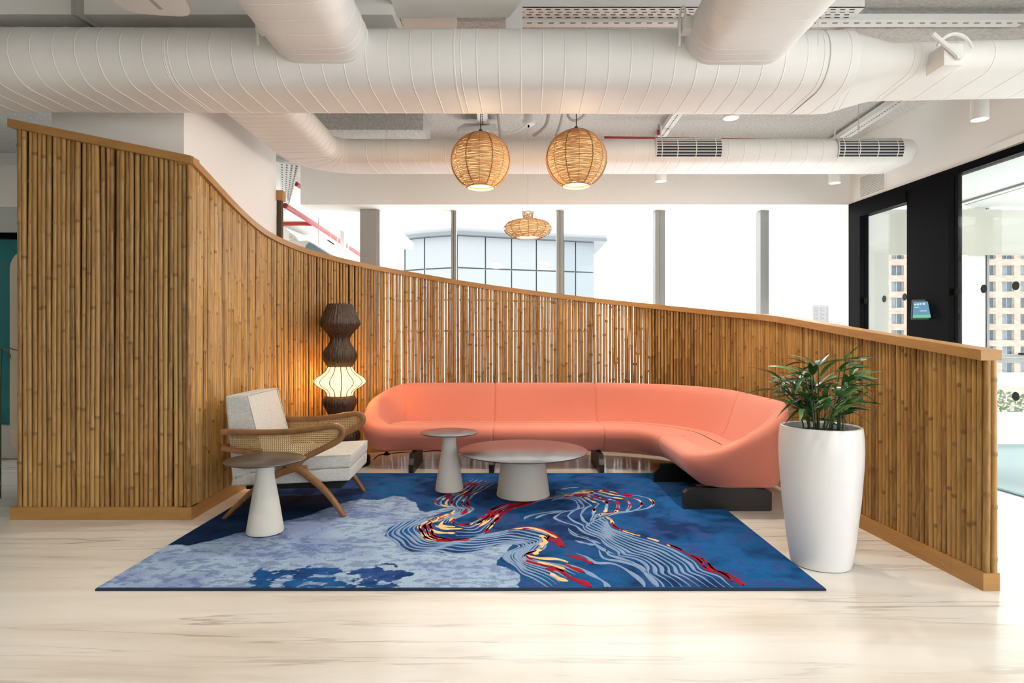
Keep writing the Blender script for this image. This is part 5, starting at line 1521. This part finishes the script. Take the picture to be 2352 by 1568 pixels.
kk = 80 / F
x_l = (2040 - CX) * kk; x_r = (2560 - CX) * kk; z_b = H + (CY - 874) * kk; z_t = H + (CY - 420) * kk
MB().box(x_l, x_r, 80.45, 95, z_b - 12, z_t).build('core', M_brick, bh, og)
# piers and spandrels stand proud of the recessed windows
M_bw = mat('hotel_pane', (0.035, 0.055, 0.075), 0.3, spec=0.2); M_bc = mat('hotel_curtain', (0.12, 0.14, 0.165), 0.8)
cols = [2062 + 42.3 * k for k in range(11)]
rows = [620 - 37 * 3 + 37.2 * k for k in range(10)]
ww, wh = 28 * kk, 23 * kk
xe = [x_l] + [c for px in cols for c in ((px - CX) * kk - ww / 2, (px - CX) * kk + ww / 2)] + [x_r]
for k in range(0, len(xe), 2):
    MB().box(xe[k], xe[k + 1], 80, 80.45, z_b - 12, z_t).build('pier', M_brick, bh, og)
zr_ = [H + (CY - r) * kk for r in rows]
ze = [z_t] + [c for z in zr_ for c in (z + wh / 2, z - wh / 2)] + [z_b - 12]
for k in range(0, len(ze), 2):
    for j in range(1, len(xe) - 1, 2):
        MB().box(xe[j], xe[j + 1], 80.0, 80.45, ze[k + 1], ze[k]).build('spandrel', M_brick, bh, og)
wm = MB().box(-ww / 2, ww / 2, 0, 0.05, -wh / 2, wh / 2).build('window', M_bw, None, None, link=False).data
mm_ = MB(); mm_.box(-0.03, 0.03, -0.08, 0, -wh / 2, wh / 2); mm_.box(-ww / 2, -ww / 2 + 0.08, -0.08, 0, -wh / 2, wh / 2); mm_.box(ww / 2 - 0.08, ww / 2, -0.08, 0, -wh / 2, wh / 2)
fm = mm_.build('window_frame', M_alu, None, None, link=False).data
cm = MB().box(-ww / 2 + 0.1, -0.05, -0.02, 0.0, -wh / 2, wh / 2).build('curtain', M_bc, None, None, link=False).data
for r in zr_:
    for px in cols:
        x = (px - CX) * kk
        wo = bpy.data.objects.new('window', wm); wo.location = (x - og[0], 80.38 - og[1], r - og[2]); COL.objects.link(wo); wo.parent = bh
        f_ = bpy.data.objects.new('window_frame', fm); COL.objects.link(f_); f_.parent = wo
        if rl.random() < 0.6:
            c_ = bpy.data.objects.new('curtain', cm); COL.objects.link(c_); c_.parent = wo
# terrace and hedge outside the office window
tz = thing('terrace_parapet', 'white terrace slab outside the office window', 'terrace', (12, 13, 0)); og = (12, 13, 0)
ka = 12 / F
MB().box((2200 - CX) * ka, 16, 12, 14, H + (CY - 886) * ka, H + (CY - 868) * ka).build('slab', M_white, tz, og)
MB().box((2200 - CX) * ka, 16, 14.2, 14.3, -0.6, H + (CY - 884) * ka).build('back_wall', M_glassb, tz, og)
hd = thing('clipped_hedge', 'leafy green hedge under the terrace slab', 'hedge', (11, 13, -0.4)); og = (11, 13, -0.4)
m = MB(); rh = random.Random(4)
for k in range(900):
    x = rh.uniform(9.2, 11.9); y = rh.uniform(12.9, 13.5); z = rh.uniform(-0.45, 0.12 + 0.06 * math.sin(x * 5))
    a, b = Vector((rh.uniform(-1, 1), rh.uniform(-1, 1), rh.uniform(-1, 1))).normalized() * 0.05, Vector((rh.uniform(-1, 1), rh.uniform(-1, 1), rh.uniform(-1, 1))).normalized() * 0.035
    c = Vector((x, y, z)); m.add([c - a, c + b, c + a, c - b], [(0, 1, 2, 3)])
o = m.build('foliage', mat('hedge_green', (0.05, 0.10, 0.03), 0.8), hd, og, None); o['kind'] = 'stuff'
# distant hazy tower at the right of the windows
dt = thing('distant_tower', 'faint pale tower far away beyond the last window', 'building', ((1890 - CX) / F * 120, 120, -10)); og = ((1890 - CX) / F * 120, 120, -10)
k2 = 120 / F
M_haze = mat('hazy_tower', (0.285, 0.29, 0.29), 0.8)
MB().box((1866 - CX) * k2, (1914 - CX) * k2, 120, 128, -25, H + (CY - 700) * k2).build('core', M_haze, dt, og)
for r in range(5):
    for px in (1875, 1889, 1903):
        MB().box((px - 4 - CX) * k2, (px + 4 - CX) * k2, 119.9, 120, H + (CY - 712 - 9 * r) * k2, H + (CY - 706 - 9 * r) * k2).build('window', mat('hazy_window', (0.25, 0.26, 0.265), 0.5) if 'hazy_window' not in MATS else MATS['hazy_window'], dt, og)

# small glowing parts need no light sampling of their own (real lamps sit beside them)
for n_ in ('downlight_lens', 'lamp_glow', 'lit_pendant_liner', 'lit_shade_liner', 'tablet_screen_blue', 'tablet_screen_green', 'tablet_text'):
    try: MATS[n_].cycles.emission_sampling = 'NONE'
    except Exception: pass
